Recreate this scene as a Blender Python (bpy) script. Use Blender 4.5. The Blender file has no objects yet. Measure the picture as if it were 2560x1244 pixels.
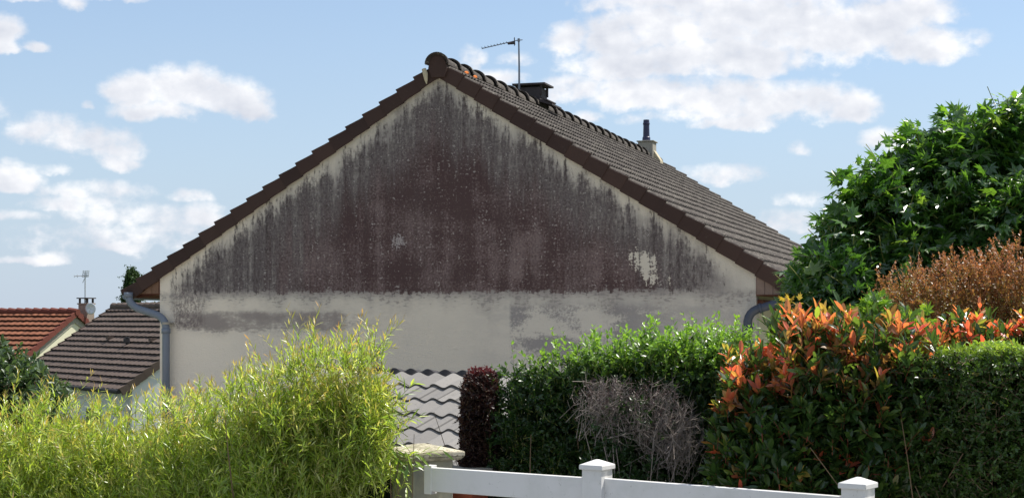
import bpy, math, random
import numpy as np
from mathutils import Vector, Matrix
rng = np.random.default_rng(7)
random.seed(7)
R = math.radians
C = bpy.context.scene.collection
scene = bpy.context.scene

# ------------------------------------------------------------------ camera
F = 3943.0            # focal length in photograph pixels (2560 wide)
HZ = 795.0            # photograph row of the horizon
CAMZ = 1.65
cam_d = bpy.data.cameras.new('camera')
cam = bpy.data.objects.new('camera', cam_d); C.objects.link(cam)
cam.location = (0, 0, CAMZ); cam.rotation_euler = (R(90), 0, 0)
cam_d.sensor_width = 36.0; cam_d.lens = 36.0 * F / 2560
cam_d.shift_y = (HZ - 622) / 2560
cam_d.clip_start = 0.1; cam_d.clip_end = 30000
scene.camera = cam

# ------------------------------------------------------------------ light
SUN_AZ = R(27)        # anticlockwise from +X
SUN_EL = R(58)
sdir = Vector((math.cos(SUN_AZ) * math.cos(SUN_EL), math.sin(SUN_AZ) * math.cos(SUN_EL), math.sin(SUN_EL)))
sun_d = bpy.data.lights.new('sun', 'SUN'); sun_d.energy = 5.0; sun_d.angle = R(0.53); sun_d.color = (1, .955, .88)
sun = bpy.data.objects.new('sun', sun_d); C.objects.link(sun)
sun.rotation_euler = sdir.to_track_quat('Z', 'Y').to_euler(); sun.location = (20, 10, 30)
scene.view_settings.view_transform = 'Standard'; scene.view_settings.look = 'None'
scene.view_settings.gamma = 1; scene.view_settings.use_curve_mapping = False
scene.view_settings.exposure = 0.50
scene.cycles.max_bounces = 8; scene.cycles.transparent_max_bounces = 8
scene.cycles.use_denoising = True


# ------------------------------------------------------------------ node helper
class S:
    """a socket with arithmetic"""
    def __init__(s, nt, sock): s.nt, s.s = nt, sock
    def _m(s, op, *a, clamp=False):
        n = s.nt.nodes.new('ShaderNodeMath'); n.operation = op; n.use_clamp = clamp
        for i, v in enumerate(a):
            if isinstance(v, S): s.nt.links.new(v.s, n.inputs[i])
            else: n.inputs[i].default_value = v
        return S(s.nt, n.outputs[0])
    def __add__(s, o): return s._m('ADD', s, o)
    __radd__ = __add__
    def __sub__(s, o): return s._m('SUBTRACT', s, o)
    def __rsub__(s, o): return s._m('SUBTRACT', o, s)
    def __mul__(s, o): return s._m('MULTIPLY', s, o)
    __rmul__ = __mul__
    def __truediv__(s, o): return s._m('DIVIDE', s, o)
    def max(s, o): return s._m('MAXIMUM', s, o)
    def min(s, o): return s._m('MINIMUM', s, o)
    def smax(s, o, k): return s._m('SMOOTH_MAX', s, o, k)
    def abs(s): return s._m('ABSOLUTE', s)
    def pow(s, o): return s._m('POWER', s, o)
    def clamp(s): return s._m('ADD', s, 0.0, clamp=True)
    def sstep(s, a, b, lo=0.0, hi=1.0):
        n = s.nt.nodes.new('ShaderNodeMapRange'); n.interpolation_type = 'SMOOTHSTEP'
        s.nt.links.new(s.s, n.inputs[0])
        for i, v in ((1, a), (2, b), (3, lo), (4, hi)): n.inputs[i].default_value = v
        return S(s.nt, n.outputs[0])


def xyz(nt, x, y, z):
    n = nt.nodes.new('ShaderNodeCombineXYZ')
    for i, v in enumerate((x, y, z)):
        if isinstance(v, S): nt.links.new(v.s, n.inputs[i])
        else: n.inputs[i].default_value = v
    return S(nt, n.outputs[0])


def sep(nt, v):
    n = nt.nodes.new('ShaderNodeSeparateXYZ'); nt.links.new(v.s, n.inputs[0])
    return [S(nt, o) for o in n.outputs]


def noise(nt, vec, scale, detail=4, rough=.55, dist=0.0):
    n = nt.nodes.new('ShaderNodeTexNoise')
    nt.links.new(vec.s, n.inputs['Vector'])
    n.inputs['Scale'].default_value = scale; n.inputs['Detail'].default_value = detail
    n.inputs['Roughness'].default_value = rough; n.inputs['Distortion'].default_value = dist
    return S(nt, n.outputs[0])


def mixc(nt, f, a, b):
    n = nt.nodes.new('ShaderNodeMix'); n.data_type = 'RGBA'
    if isinstance(f, S): nt.links.new(f.s, n.inputs[0])
    else: n.inputs[0].default_value = f
    for i, v in ((6, a), (7, b)):
        if isinstance(v, S): nt.links.new(v.s, n.inputs[i])
        else: n.inputs[i].default_value = (*v, 1)
    return S(nt, n.outputs[2])


def attr(nt, name):
    n = nt.nodes.new('ShaderNodeAttribute'); n.attribute_name = name
    return S(nt, n.outputs['Fac'])


def ramp(nt, f, stops):
    n = nt.nodes.new('ShaderNodeValToRGB'); nt.links.new(f.s, n.inputs[0])
    cr = n.color_ramp
    while len(cr.elements) < len(stops): cr.elements.new(.5)
    for e, (p, c) in zip(cr.elements, stops): e.position = p; e.color = (*c, 1)
    return S(nt, n.outputs[0])


def lin(r, g, b):
    f = lambda c: (c / 255 / 12.92) if c <= 10 else ((c / 255 + .055) / 1.055) ** 2.4
    return (f(r), f(g), f(b))


def srf(name):
    m = bpy.data.materials.new(name); m.use_nodes = True
    nt = m.node_tree; p = nt.nodes['Principled BSDF']
    return m, nt, p


def objco(nt):
    n = nt.nodes.new('ShaderNodeTexCoord')
    return S(nt, n.outputs['Object'])


def bump(nt, p, h, strength=.5, dist=.01):
    b = nt.nodes.new('ShaderNodeBump'); b.inputs['Strength'].default_value = strength
    b.inputs['Distance'].default_value = dist
    nt.links.new(h.s, b.inputs['Height']); nt.links.new(b.outputs[0], p.inputs['Normal'])


def simple(name, col, rough=.7, var=.25, scale=6, bmp=.3, bs=60, metallic=0, spec=.4, tile=0.0):
    """a plain surface with blotches and a little relief"""
    m, nt, p = srf(name); v = objco(nt)
    n = noise(nt, v, scale, 6, .65)
    f = (n - .5) * 2
    if tile: f = f + (attr(nt, 'rnd') - .5) * tile
    k = (f * var + 1.0)
    mul = nt.nodes.new('ShaderNodeVectorMath'); mul.operation = 'SCALE'
    mul.inputs[0].default_value = col; nt.links.new(k.s, mul.inputs['Scale'])
    nt.links.new(mul.outputs[0], p.inputs['Base Color'])
    p.inputs['Roughness'].default_value = rough; p.inputs['Metallic'].default_value = metallic
    p.inputs['Specular IOR Level'].default_value = spec
    if bmp: bump(nt, p, noise(nt, v, bs, 4, .6), bmp, .004)
    return m


# ------------------------------------------------------------------ world: clear-day sky with cumulus
w = bpy.data.worlds.new('World'); scene.world = w; w.use_nodes = True
nt = w.node_tree; bg = nt.nodes['Background']
sky = nt.nodes.new('ShaderNodeTexSky'); sky.sky_type = 'NISHITA'; sky.sun_disc = False
sky.sun_elevation = SUN_EL; sky.sun_rotation = R(90) - SUN_AZ
sky.altitude = 200; sky.air_density = 1.0; sky.dust_density = 0.4; sky.ozone_density = 1.9
tc = S(nt, nt.nodes.new('ShaderNodeTexCoord').outputs['Generated'])
dx, dy, dz = sep(nt, tc)
az = dx._m('ARCTAN2', dx, dy)
el = dz / (dx * dx + dy * dy)._m('SQRT', dx * dx + dy * dy)
PX = az * (F / 1000); PY = el * (F / 1000)        # thousands of photograph pixels, as angles
P = xyz(nt, PX, PY * 1.25, 0.0)
# (x, y, rx, ry, weight)
CL = [(350, 232, 92, 55, 1), (460, 225, 110, 66, 1), (560, 250, 105, 60, 1), (615, 280, 66, 44, 1), (400, 280, 120, 34, .8),
      (120, 335, 100, 50, .75), (225, 365, 115, 55, .75), (295, 410, 50, 22, .6), (212, 268, 18, 16, .6),
      (25, 85, 50, 48, 1), (90, 122, 38, 17, .8), (0, 120, 60, 24, .9), (180, 8, 34, 26, .6), (280, -4, 90, 12, .5), (70, 2, 60, 10, .4),
      (20, 445, 75, 45, .9), (130, 425, 46, 14, .5), (475, 492, 50, 20, .6),
      (250, 480, 130, 30, .55), (200, 512, 120, 26, .7), (330, 545, 190, 38, .62), (500, 545, 62, 44, .9), (430, 570, 110, 30, .6), (40, 545, 80, 20, .6),
      (290, 618, 80, 22, .62), (70, 650, 80, 14, .6), (140, 645, 60, 18, .5), (300, 590, 260, 50, .36),
      (1430, 110, 75, 56, 1), (1530, 110, 120, 80, 1), (1640, 60, 150, 95, 1), (1800, 50, 190, 110, 1), (1980, 60, 210, 115, 1), (2120, 90, 210, 95, 1),
      (2290, 120, 135, 58, 1), (2230, 40, 160, 60, 1), (1560, 170, 170, 60, 1), (1820, 150, 260, 70, 1), (1700, 5, 240, 50, 1),
      (1430, 230, 90, 50, .9), (1600, 240, 160, 62, .95), (1790, 250, 190, 66, .95), (1980, 262, 170, 60, .95), (2120, 275, 90, 54, .95), (1840, 305, 110, 26, .7),
      (2215, 352, 72, 36, .8), (1810, 440, 115, 34, .62), (1180, 148, 34, 36, .5), (1250, 195, 70, 24, .62), (1290, 150, 44, 20, .4), (1465, 292, 50, 16, .6),
      (2020, 500, 80, 22, .45), (1995, 375, 20, 22, .4), (1960, 555, 80, 34, .5), (2440, 100, 44, 26, .5), (1620, 300, 60, 20, .5),
      (2700, 260, 150, 60, .9), (-180, 280, 160, 70, .9), (-300, 480, 200, 60, .8), (2900, 420, 200, 60, .8)]
VEILC = lin(184, 202, 225)
wob = noise(nt, P, 5.0, 3, .5)
wob2 = noise(nt, P, 9.0, 6, .56)
fine = noise(nt, P, 30.0, 4, .55)
QX = PX + (wob - .5) * .07; QY = PY + (wob2 - .5) * .05
bil = (noise(nt, P, 13.0, 4, .5) - .5).abs()
field = None; low = None
for (x, y, rx, ry, wt) in CL:
    a = math.atan((x - 1280) / F) * F / 1000
    e = (HZ - y) / math.hypot(F, x - 1280) * F / 1000
    ax = (QX - a) * (900 / rx); ey = (QY - e) * (900 / ry)
    ey = ey.max(ey * -1.45)                      # flatter undersides
    v = (1.0 - (ax * ax + ey * ey)) * wt
    field = v if field is None else field.smax(v, .12)
gen = noise(nt, xyz(nt, PX * .55, PY * 1.6, 3.3), 1.7, 6, .55)      # scattered cumulus out of view, cover raised to brighten the shade
away = (az.abs().sstep(.38, .5)).max(el.sstep(.24, .34))
field = field.max((gen - .49) * 5 - (1.0 - away) * 6)
dens = field + (wob2 - .5) * 1.75 + (.09 - bil) * 1.2 + (fine - .5) * .75 + .06
alpha = dens.sstep(-.02, .92)
P2 = xyz(nt, PX + .020, PY * 1.25 + .034, 0.0)
wobs = noise(nt, P2, 9.0, 3, .5)
P3 = xyz(nt, PX + .035, PY * 1.25 + .06, 5.0); P3b = xyz(nt, PX, PY * 1.25, 5.0)
emb = (noise(nt, P, 9.0, 5, .55) - noise(nt, P2, 9.0, 5, .55)) * 1.5 + (noise(nt, P3b, 5.0, 3, .5) - noise(nt, P3, 5.0, 3, .5)) * 1.7 + .5
thick = dens.sstep(.5, 1.7)
shade = (emb * .74 + .03 + (1.0 - thick * wob.sstep(.34, .62)) * .36).clamp()
ccol = ramp(nt, shade, [(0, lin(198, 203, 216)), (.35, lin(217, 221, 231)), (.72, lin(238, 240, 246)), (1, (1.04, 1.04, 1.05))])
CLOUD_GAIN = 7.0
def gain(c):
    g_ = nt.nodes.new('ShaderNodeVectorMath'); g_.operation = 'SCALE'; g_.inputs['Scale'].default_value = CLOUD_GAIN
    if isinstance(c, S): nt.links.new(c.s, g_.inputs[0])
    else: g_.inputs[0].default_value = c
    return S(nt, g_.outputs[0])
# thin high veil, thicker towards the horizon
veil = noise(nt, xyz(nt, PX, PY * 3, 9.0), 1.3, 4, .5).sstep(.3, .85) * .07 + PY.sstep(0.0, .85, .80, .30)
base = mixc(nt, veil.clamp(), S(nt, sky.outputs[0]), gain(VEILC))
fin_ = mixc(nt, (alpha * .97).clamp(), base, gain(ccol))
nt.links.new(fin_.s, bg.inputs['Color']); bg.inputs['Strength'].default_value = 0.105
w.cycles.sampling_method = 'MANUAL'; w.cycles.sample_map_resolution = 512


# ------------------------------------------------------------------ object helpers
def pt(x, y, Y):
    return np.array([(x - 1280) / F * Y, Y, CAMZ + (HZ - y) / F * Y])


def tag(o, label=None, cat=None, group=None, kind=None):
    if label: o['label'] = label
    if cat: o['category'] = cat
    if group: o['group'] = group
    if kind: o['kind'] = kind
    return o


def empty(name, loc, rz=0.0):
    o = bpy.data.objects.new(name, None); C.objects.link(o)
    o.location = loc; o.rotation_euler = (0, 0, rz); o.empty_display_size = .2
    return o


def mesh_np(name, V, Fc, mat, parent=None, fattr=None, smooth=False):
    """Fc: (m,k) array of faces with the same number of corners"""
    V = np.asarray(V, np.float32).reshape(-1, 3); Fc = np.asarray(Fc, np.int32)
    me = bpy.data.meshes.new(name); m, k = Fc.shape
    me.vertices.add(len(V)); me.vertices.foreach_set('co', V.ravel())
    me.loops.add(m * k); me.loops.foreach_set('vertex_index', Fc.ravel())
    me.polygons.add(m); me.polygons.foreach_set('loop_start', np.arange(0, m * k, k, dtype=np.int32))
    me.polygons.foreach_set('loop_total', np.full(m, k, np.int32))
    me.polygons.foreach_set('use_smooth', np.full(m, smooth, bool))
    if fattr:
        for nme, arr in fattr.items():
            a = me.attributes.new(nme, 'FLOAT', 'FACE'); a.data.foreach_set('value', np.asarray(arr, np.float32))
    me.update(calc_edges=True)
    me.materials.append(mat)
    o = bpy.data.objects.new(name, me); C.objects.link(o)
    if parent: o.parent = parent
    return o


class MB:
    """collects solids for one mesh"""
    def __init__(s): s.V = []; s.F = []; s.r = []
    def add(s, vs, fs, r=None):
        b = len(s.V); s.V += [tuple(map(float, v)) for v in vs]; s.F += [tuple(b + i for i in f) for f in fs]
        r = random.random() if r is None else r
        s.r += [r] * len(fs)
    def box(s, c, d, M=None, r=None):
        x, y, z = [q / 2 for q in d]
        vs = [Vector((sx * x, sy * y, sz * z)) for sz in (-1, 1) for sy in (-1, 1) for sx in (-1, 1)]
        if M is not None: vs = [M @ v for v in vs]
        vs = [v + Vector(c) for v in vs]
        s.add(vs, [(0, 2, 3, 1), (4, 5, 7, 6), (0, 1, 5, 4), (2, 6, 7, 3), (0, 4, 6, 2), (1, 3, 7, 5)], r)
    def hexa(s, lo, hi):
        """two matching quads (lists of 4 points)"""
        s.add(list(lo) + list(hi), [(3, 2, 1, 0), (4, 5, 6, 7), (0, 1, 5, 4), (1, 2, 6, 5), (2, 3, 7, 6), (3, 0, 4, 7)])
    def prism(s, poly, off, r=None):
        """poly: 3-D points of a flat outline, off: extrusion vector"""
        n = len(poly); off = Vector(off)
        vs = [Vector(p) for p in poly] + [Vector(p) + off for p in poly]
        s.add(vs, [tuple(range(n - 1, -1, -1)), tuple(range(n, 2 * n))] + [(i, (i + 1) % n, n + (i + 1) % n, n + i) for i in range(n)], r)
    def tube(s, pts, rad, seg=10, r=None, caps=True):
        pts = [Vector(p) for p in pts]
        if not hasattr(rad, '__len__'): rad = [rad] * len(pts)
        rings = []
        up = Vector((0, 0, 1))
        t0 = (pts[1] - pts[0]).normalized()
        if abs(t0.z) > .95: up = Vector((0, 1, 0))
        a = t0.cross(up).normalized()
        for i, p in enumerate(pts):
            t = ((pts[min(i + 1, len(pts) - 1)] - p).normalized() + (p - pts[max(i - 1, 0)]).normalized())
            t = t.normalized() if t.length > 1e-6 else t0
            a = (a - t * a.dot(t)).normalized(); b = t.cross(a)
            rings.append([p + (a * math.cos(2 * math.pi * k / seg) + b * math.sin(2 * math.pi * k / seg)) * rad[i] for k in range(seg)])
        vs = [v for ring in rings for v in ring]; fs = []
        for i in range(len(pts) - 1):
            for k in range(seg):
                k2 = (k + 1) % seg
                fs.append((i * seg + k, (i + 1) * seg + k, (i + 1) * seg + k2, i * seg + k2))
        if caps:
            fs.append(tuple(range(seg))); fs.append(tuple((len(pts) - 1) * seg + k for k in range(seg - 1, -1, -1)))
        s.add(vs, fs, r)
    def build(s, name, mat, parent=None, bevel=0, smooth=False):
        me = bpy.data.meshes.new(name); me.from_pydata(s.V, [], s.F); me.materials.append(mat)
        a = me.attributes.new('rnd', 'FLOAT', 'FACE'); a.data.foreach_set('value', s.r)
        if smooth: me.polygons.foreach_set('use_smooth', [True] * len(me.polygons))
        me.update()
        o = bpy.data.objects.new(name, me); C.objects.link(o)
        if parent: o.parent = parent
        if bevel:
            b = o.modifiers.new('bevel', 'BEVEL'); b.width = bevel; b.segments = 2; b.limit_method = 'ANGLE'; b.angle_limit = R(40)
        return o


def arc(p0, c, p1, n=6):
    """quadratic curve points"""
    p0, c, p1 = Vector(p0), Vector(c), Vector(p1)
    return [p0 * (1 - t) ** 2 + c * 2 * t * (1 - t) + p1 * t * t for t in [i / n for i in range(n + 1)]]


# ------------------------------------------------------------------ tiled roof surface
def tile_surface(name, o, ax, dn, length, rows, expo, pitch_w, amp, step, mat, parent, sub=8, prof='wave', jit=.003, tile_w=.3, taper=None):
    """o: top corner; ax: unit along the rows; dn: unit down the slope. Rows of tiles as one stepped, rolled skin."""
    o, ax, dn = np.array(o, float), np.array(ax, float), np.array(dn, float)
    nr = np.cross(ax, dn); nr = nr if nr[2] > 0 else -nr
    nx = int(length / pitch_w * sub) + 1
    xs = np.linspace(0, length, nx)
    ph = xs / pitch_w * 2 * np.pi
    if prof == 'wave': h = amp * np.sin(ph)
    elif prof == 'roll': h = amp * np.maximum(0, np.sin(ph)) ** .8
    else: h = amp * (np.abs(((xs / pitch_w) % 1) - .5) < .12)
    V = []; Fq = []; rn = []; ed = []
    for r in range(rows):
        tid = np.floor(xs / tile_w + (r % 2) * .5).astype(int)
        tj = np.random.default_rng(r + 5).random(tid.max() + 2)
        jj = (tj[tid] - .5) * 2 * jit
        b = len(V) and sum(len(a) for a in V)
        for (d, hh) in ((r * expo, 0), ((r + 1) * expo, step), ((r + 1) * expo + .001, -.006)):
            V.append(o + xs[:, None] * ax + (d + (jj if d > r * expo else 0 * jj))[:, None] * dn + (h + hh + jj * (1 if hh > 0 else .3))[:, None] * nr)
        i = np.arange(nx - 1)
        for k in range(2):
            a = b + k * nx + i
            Fq.append(np.stack([a, a + nx, a + nx + 1, a + 1], 1)); rn.append(tj[tid[:-1]])
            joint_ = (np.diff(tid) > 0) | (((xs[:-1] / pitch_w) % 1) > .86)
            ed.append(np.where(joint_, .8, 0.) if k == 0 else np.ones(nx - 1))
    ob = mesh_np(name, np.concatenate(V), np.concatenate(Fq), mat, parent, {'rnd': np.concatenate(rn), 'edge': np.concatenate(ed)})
    return ob


# ------------------------------------------------------------------ materials
def tile_material(name, base, light, lichen_c, lich=.55, rough=.85, edge=.8):
    m, nt, p = srf(name); v = objco(nt)
    r = attr(nt, 'rnd')
    n1 = noise(nt, v, 2.2, 5, .6); n2 = noise(nt, v, 28, 5, .7); n3 = noise(nt, v, 9, 4, .6)
    c = mixc(nt, (r * .55 + n1 * .45).clamp(), base, light)
    c = mixc(nt, n2.sstep(lich, lich + .16) * n3.sstep(.38, .6) * .75, c, lichen_c)
    c = mixc(nt, attr(nt, 'edge') * edge, c, tuple(q * .35 for q in base))       # painted shadow under the row lips, and dark tile joints
    nt.links.new(c.s, p.inputs['Base Color']); p.inputs['Roughness'].default_value = rough
    p.inputs['Specular IOR Level'].default_value = .3
    bump(nt, p, n2, .6, .006)
    return m


M = {}
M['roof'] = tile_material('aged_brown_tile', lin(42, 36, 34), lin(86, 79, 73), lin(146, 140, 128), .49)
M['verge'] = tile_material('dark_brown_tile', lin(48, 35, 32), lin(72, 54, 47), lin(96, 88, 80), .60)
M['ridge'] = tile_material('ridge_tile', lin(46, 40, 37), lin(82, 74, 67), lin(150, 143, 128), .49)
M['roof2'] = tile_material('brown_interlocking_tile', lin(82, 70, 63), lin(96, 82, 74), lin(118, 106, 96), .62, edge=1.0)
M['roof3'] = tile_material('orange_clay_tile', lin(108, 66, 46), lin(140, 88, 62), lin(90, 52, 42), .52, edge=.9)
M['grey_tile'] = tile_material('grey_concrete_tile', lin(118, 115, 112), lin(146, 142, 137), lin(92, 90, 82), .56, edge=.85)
M['dark'] = simple('dark_tile_edge', lin(46, 44, 46), .8)
M['mortar'] = simple('lime_mortar', lin(176, 166, 140), .9, .3, 12)
M['wood'] = simple('weathered_brown_board', lin(112, 84, 66), .8, .35, 14)
M['greywood'] = simple('weathered_grey_board', lin(118, 100, 90), .85, .35, 14)
M['beam'] = simple('stained_beam', lin(92, 50, 34), .7, .2, 8)
M['zinc'] = simple('grey_blue_downpipe', lin(106, 114, 126), .5, .12, 5, .1, metallic=.0, spec=.5)
M['darkpipe'] = simple('dark_slate_pipe', lin(52, 59, 74), .45, .1, 5, .1, spec=.5)
M['alu'] = simple('dull_aluminium', lin(120, 124, 132), .5, .1, 8, 0, metallic=.6)
M['galv'] = simple('pale_galvanised_metal', lin(200, 204, 208), .5, .1, 8, 0, metallic=.3)
M['chimdark'] = simple('sooty_concrete', lin(62, 56, 56), .85, .3, 10)
M['chimlight'] = simple('chimney_render', lin(150, 144, 132), .9, .25, 8)
M['pot'] = simple('dark_blue_glazed_pot', lin(42, 44, 72), .35, .15, 10, .1)
M['cream'] = simple('cream_render', lin(214, 208, 180), .9, .06, 3)
M['white'] = simple('white_render', lin(212, 212, 212), .9, .06, 3)
M['orangechim'] = simple('brown_chimney_render', lin(140, 124, 112), .9, .2, 8)
def pvc_mat():
    m, nt, p = srf('white_pvc'); v = objco(nt)
    n1 = noise(nt, v, 3, 6, .65); n2 = noise(nt, v, 40, 5, .7); n3 = noise(nt, v, 9, 4, .6)
    c = mixc(nt, n1.sstep(.4, .7) * .6, lin(221, 219, 217), lin(196, 196, 190))
    c = mixc(nt, n2.sstep(.60, .70) * n3.sstep(.45, .6) * .55, c, lin(128, 128, 112))
    nt.links.new(c.s, p.inputs['Base Color']); p.inputs['Roughness'].default_value = .42
    bump(nt, p, n1, .08, .004)
    return m


M['pvc'] = pvc_mat()
M['greenmesh'] = simple('dark_green_mesh', lin(24, 44, 34), .8, .2, 10)
M['brick'] = simple('red_brick', lin(150, 78, 56), .9, .3, 20)
M['road'] = simple('asphalt', (.05, .05, .052), .9, .2, 3, .6, 120)
M['paving'] = simple('concrete_pavement', (.28, .27, .25), .9, .15, 3, .4, 90)
M['glass'] = simple('dark_window_glass', (.03, .035, .04), .12, .1, 2, 0)
M['bark'] = simple('tree_bark', lin(96, 84, 72), .9, .4, 14, .8, 30)
M['twig'] = simple('brown_twig', lin(112, 92, 72), .85, .3, 18, 0)
M['deadtwig'] = simple('grey_dead_twig', lin(134, 124, 116), .85, .45, 18, 0)
M['greenstem'] = simple('green_stem', lin(120, 124, 60), .7, .3, 18, 0)
M['redstem'] = simple('reddish_stem', lin(130, 70, 48), .7, .3, 18, 0)
M['lichen'] = simple('orange_lichen', lin(196, 108, 40), .9, .3, 22)


def stone_mat():
    m, nt, p = srf('weathered_pillar_render'); v = objco(nt)
    n1 = noise(nt, v, 3, 6, .7); n2 = noise(nt, v, 22, 6, .7)
    c = mixc(nt, n1.sstep(.35, .65), lin(168, 164, 142), lin(140, 140, 132))
    c = mixc(nt, n2.sstep(.56, .72) * .7, c, lin(92, 92, 78))
    nt.links.new(c.s, p.inputs['Base Color']); p.inputs['Roughness'].default_value = .95
    bump(nt, p, n2, .6, .006)
    return m


M['stone'] = stone_mat()


def cap_mat():
    m, nt, p = srf('lichened_cap_stone'); v = objco(nt)
    n1 = noise(nt, v, 9, 6, .7); n2 = noise(nt, v, 45, 5, .7)
    c = mixc(nt, n1.sstep(.42, .58), lin(150, 144, 122), lin(196, 188, 166))
    c = mixc(nt, n2.sstep(.54, .66) * .85, c, lin(96, 82, 60))
    nt.links.new(c.s, p.inputs['Base Color']); p.inputs['Roughness'].default_value = .95
    bump(nt, p, n2, .8, .008)
    return m


M['cap'] = cap_mat()


def leaf_mat(name, stops, trans=.35, gloss=.35, tcol=None, rough=.42, tboost=1.4, young=None):
    """leaves: colour from each leaf's own random number, light passing through the blade"""
    m = bpy.data.materials.new(name); m.use_nodes = True; nt = m.node_tree
    p = nt.nodes['Principled BSDF']; out = nt.nodes['Material Output']
    r = attr(nt, 'rnd')
    c = ramp(nt, r, stops)
    if young: c = mixc(nt, attr(nt, 'age_lit'), c, ramp(nt, r, young))
    nt.links.new(c.s, p.inputs['Base Color']); p.inputs['Roughness'].default_value = rough
    p.inputs['Specular IOR Level'].default_value = gloss
    t = nt.nodes.new('ShaderNodeBsdfTranslucent')
    vm = nt.nodes.new('ShaderNodeVectorMath'); vm.operation = 'MULTIPLY'; nt.links.new(c.s, vm.inputs[0])
    vm.inputs[1].default_value = tcol or (tboost * 1.15, tboost * 1.1, tboost * .55)
    nt.links.new(vm.outputs[0], t.inputs['Color'])
    mx = nt.nodes.new('ShaderNodeMixShader'); mx.inputs[0].default_value = trans
    nt.links.new(p.outputs[0], mx.inputs[1]); nt.links.new(t.outputs[0], mx.inputs[2])
    nt.links.new(mx.outputs[0], out.inputs['Surface'])
    return m


M['willow'] = leaf_mat('willow_leaf', [(0, (.10, .19, .025)), (.3, (.23, .35, .045)), (.7, (.38, .48, .09)), (.88, (.60, .64, .32)), (1, (.56, .36, .20))], .45, .9, rough=.33, tboost=1.7,
                       young=[(0, (.30, .30, .07)), (.4, (.40, .30, .12)), (.75, (.42, .22, .10)), (1, (.34, .12, .07))])
M['privet'] = leaf_mat('privet_leaf', [(0, (.013, .035, .009)), (.5, (.022, .055, .013)), (1, (.042, .09, .02))], .32, .55, rough=.36, tboost=1.8,
                       young=[(0, (.15, .30, .04)), (1, (.24, .40, .07))])
M['trimmed'] = leaf_mat('trimmed_hedge_leaf', [(0, (.03, .065, .015)), (.5, (.05, .10, .02)), (.93, (.09, .16, .03)), (1, (.16, .10, .05))], .34, .6, rough=.33, tboost=1.7,
                        young=[(0, (.20, .33, .04)), (1, (.32, .44, .08))])  # bright set carries the sunlit look of the hedge top
M['purple'] = leaf_mat('purple_leaf', [(0, (.016, .009, .009)), (.6, (.032, .014, .013)), (1, (.08, .05, .03))], .3, .35, tcol=(1.8, .8, .8),
                       young=[(0, (.14, .025, .04)), (1, (.22, .06, .07))])
M['photinia'] = leaf_mat('photinia_leaf', [(0, (.03, .065, .02)), (.6, (.05, .10, .028)), (.9, (.12, .19, .04)), (1, (.28, .16, .05))], .42, .7, rough=.25, tboost=1.7,
                         young=[(0, (.26, .40, .06)), (.28, (.46, .27, .09)), (.5, (.62, .18, .10)), (1, (.66, .09, .09))])
M['maple'] = leaf_mat('maple_leaf', [(0, (.10, .22, .03)), (.6, (.17, .30, .04)), (1, (.28, .38, .05))], .4, .4)
M['gold'] = leaf_mat('golden_leaf', [(0, (.35, .26, .05)), (.6, (.5, .36, .06)), (1, (.55, .42, .12))], .4, .4)
M['gum'] = leaf_mat('star_leaf', [(0, (.02, .06, .014)), (.5, (.036, .10, .02)), (.85, (.07, .15, .028)), (1, (.18, .26, .06))], .38, .9, rough=.3, tboost=2.0,
                    young=[(0, (.11, .25, .03)), (1, (.18, .32, .04))])
M['rust'] = leaf_mat('rusty_leaf', [(0, (.14, .16, .04)), (.45, (.22, .17, .05)), (.8, (.34, .17, .07)), (1, (.20, .27, .06))], .38, .45, tcol=(1.6, 1.2, .8),
                     young=[(0, (.30, .20, .08)), (.6, (.38, .18, .10)), (1, (.46, .30, .19))])
M['darkleaf'] = leaf_mat('dark_tree_leaf', [(0, (.035, .07, .028)), (.6, (.07, .12, .05)), (1, (.13, .19, .09))], .33, .7)
M['farleaf'] = leaf_mat('far_tree_leaf', [(0, (.035, .065, .03)), (.6, (.05, .09, .035)), (1, (.08, .12, .045))], .25, .25)


# ------------------------------------------------------------------ ground, road, hills
def gh(x, y):
    """height of the ground"""
    t = np.clip((y - 11) / 60, 0, 1)
    s = np.clip((y - 11) / 12, 0, 1)
    h = -.45 * s * s * (3 - 2 * s) - 4.2 * np.clip((y - 24) / 50, 0, 1.2) * (1 - .55 * np.clip((x + 2) / 12, 0, 1))
    far = np.clip((y - 90) / 600, 0, 1)
    h = h - 16 * far * far
    r = np.hypot(x, y)
    hill = np.clip((r - 2200) / 1600, 0, 1)
    h = h + hill * hill * (3 - 2 * hill) * (21 + 6 * np.sin(x / 700.0) + 3 * np.sin(x / 260.0 + 1))
    return h


ys = np.concatenate([np.linspace(-40, 100, 120), np.geomspace(104, 9000, 70)])
xs_ = np.concatenate([-np.geomspace(6000, 62, 50), np.linspace(-60, 60, 100), np.geomspace(62, 6000, 50)])
gx, gy = np.meshgrid(xs_, ys); gz = gh(gx, gy)
nxg = len(xs_); ii, jj = np.meshgrid(np.arange(len(ys) - 1), np.arange(nxg - 1), indexing='ij'); a0 = (ii * nxg + jj).ravel()


def ground_mat():
    m, nt, p = srf('grass_ground'); v = objco(nt)
    n1 = noise(nt, v, .35, 5, .6); n2 = noise(nt, v, 14, 5, .7)
    c = mixc(nt, n1, (.05, .085, .022), (.10, .12, .04)); c = mixc(nt, n2.sstep(.5, .7) * .6, c, (.13, .11, .07))
    nt.links.new(c.s, p.inputs['Base Color']); p.inputs['Roughness'].default_value = .95
    bump(nt, p, n2, .8, .03)
    return m


g = mesh_np('ground', np.stack([gx, gy, gz], -1), np.stack([a0, a0 + 1, a0 + nxg + 1, a0 + nxg], 1), ground_mat(), smooth=True)
tag(g, kind='structure')


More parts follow.
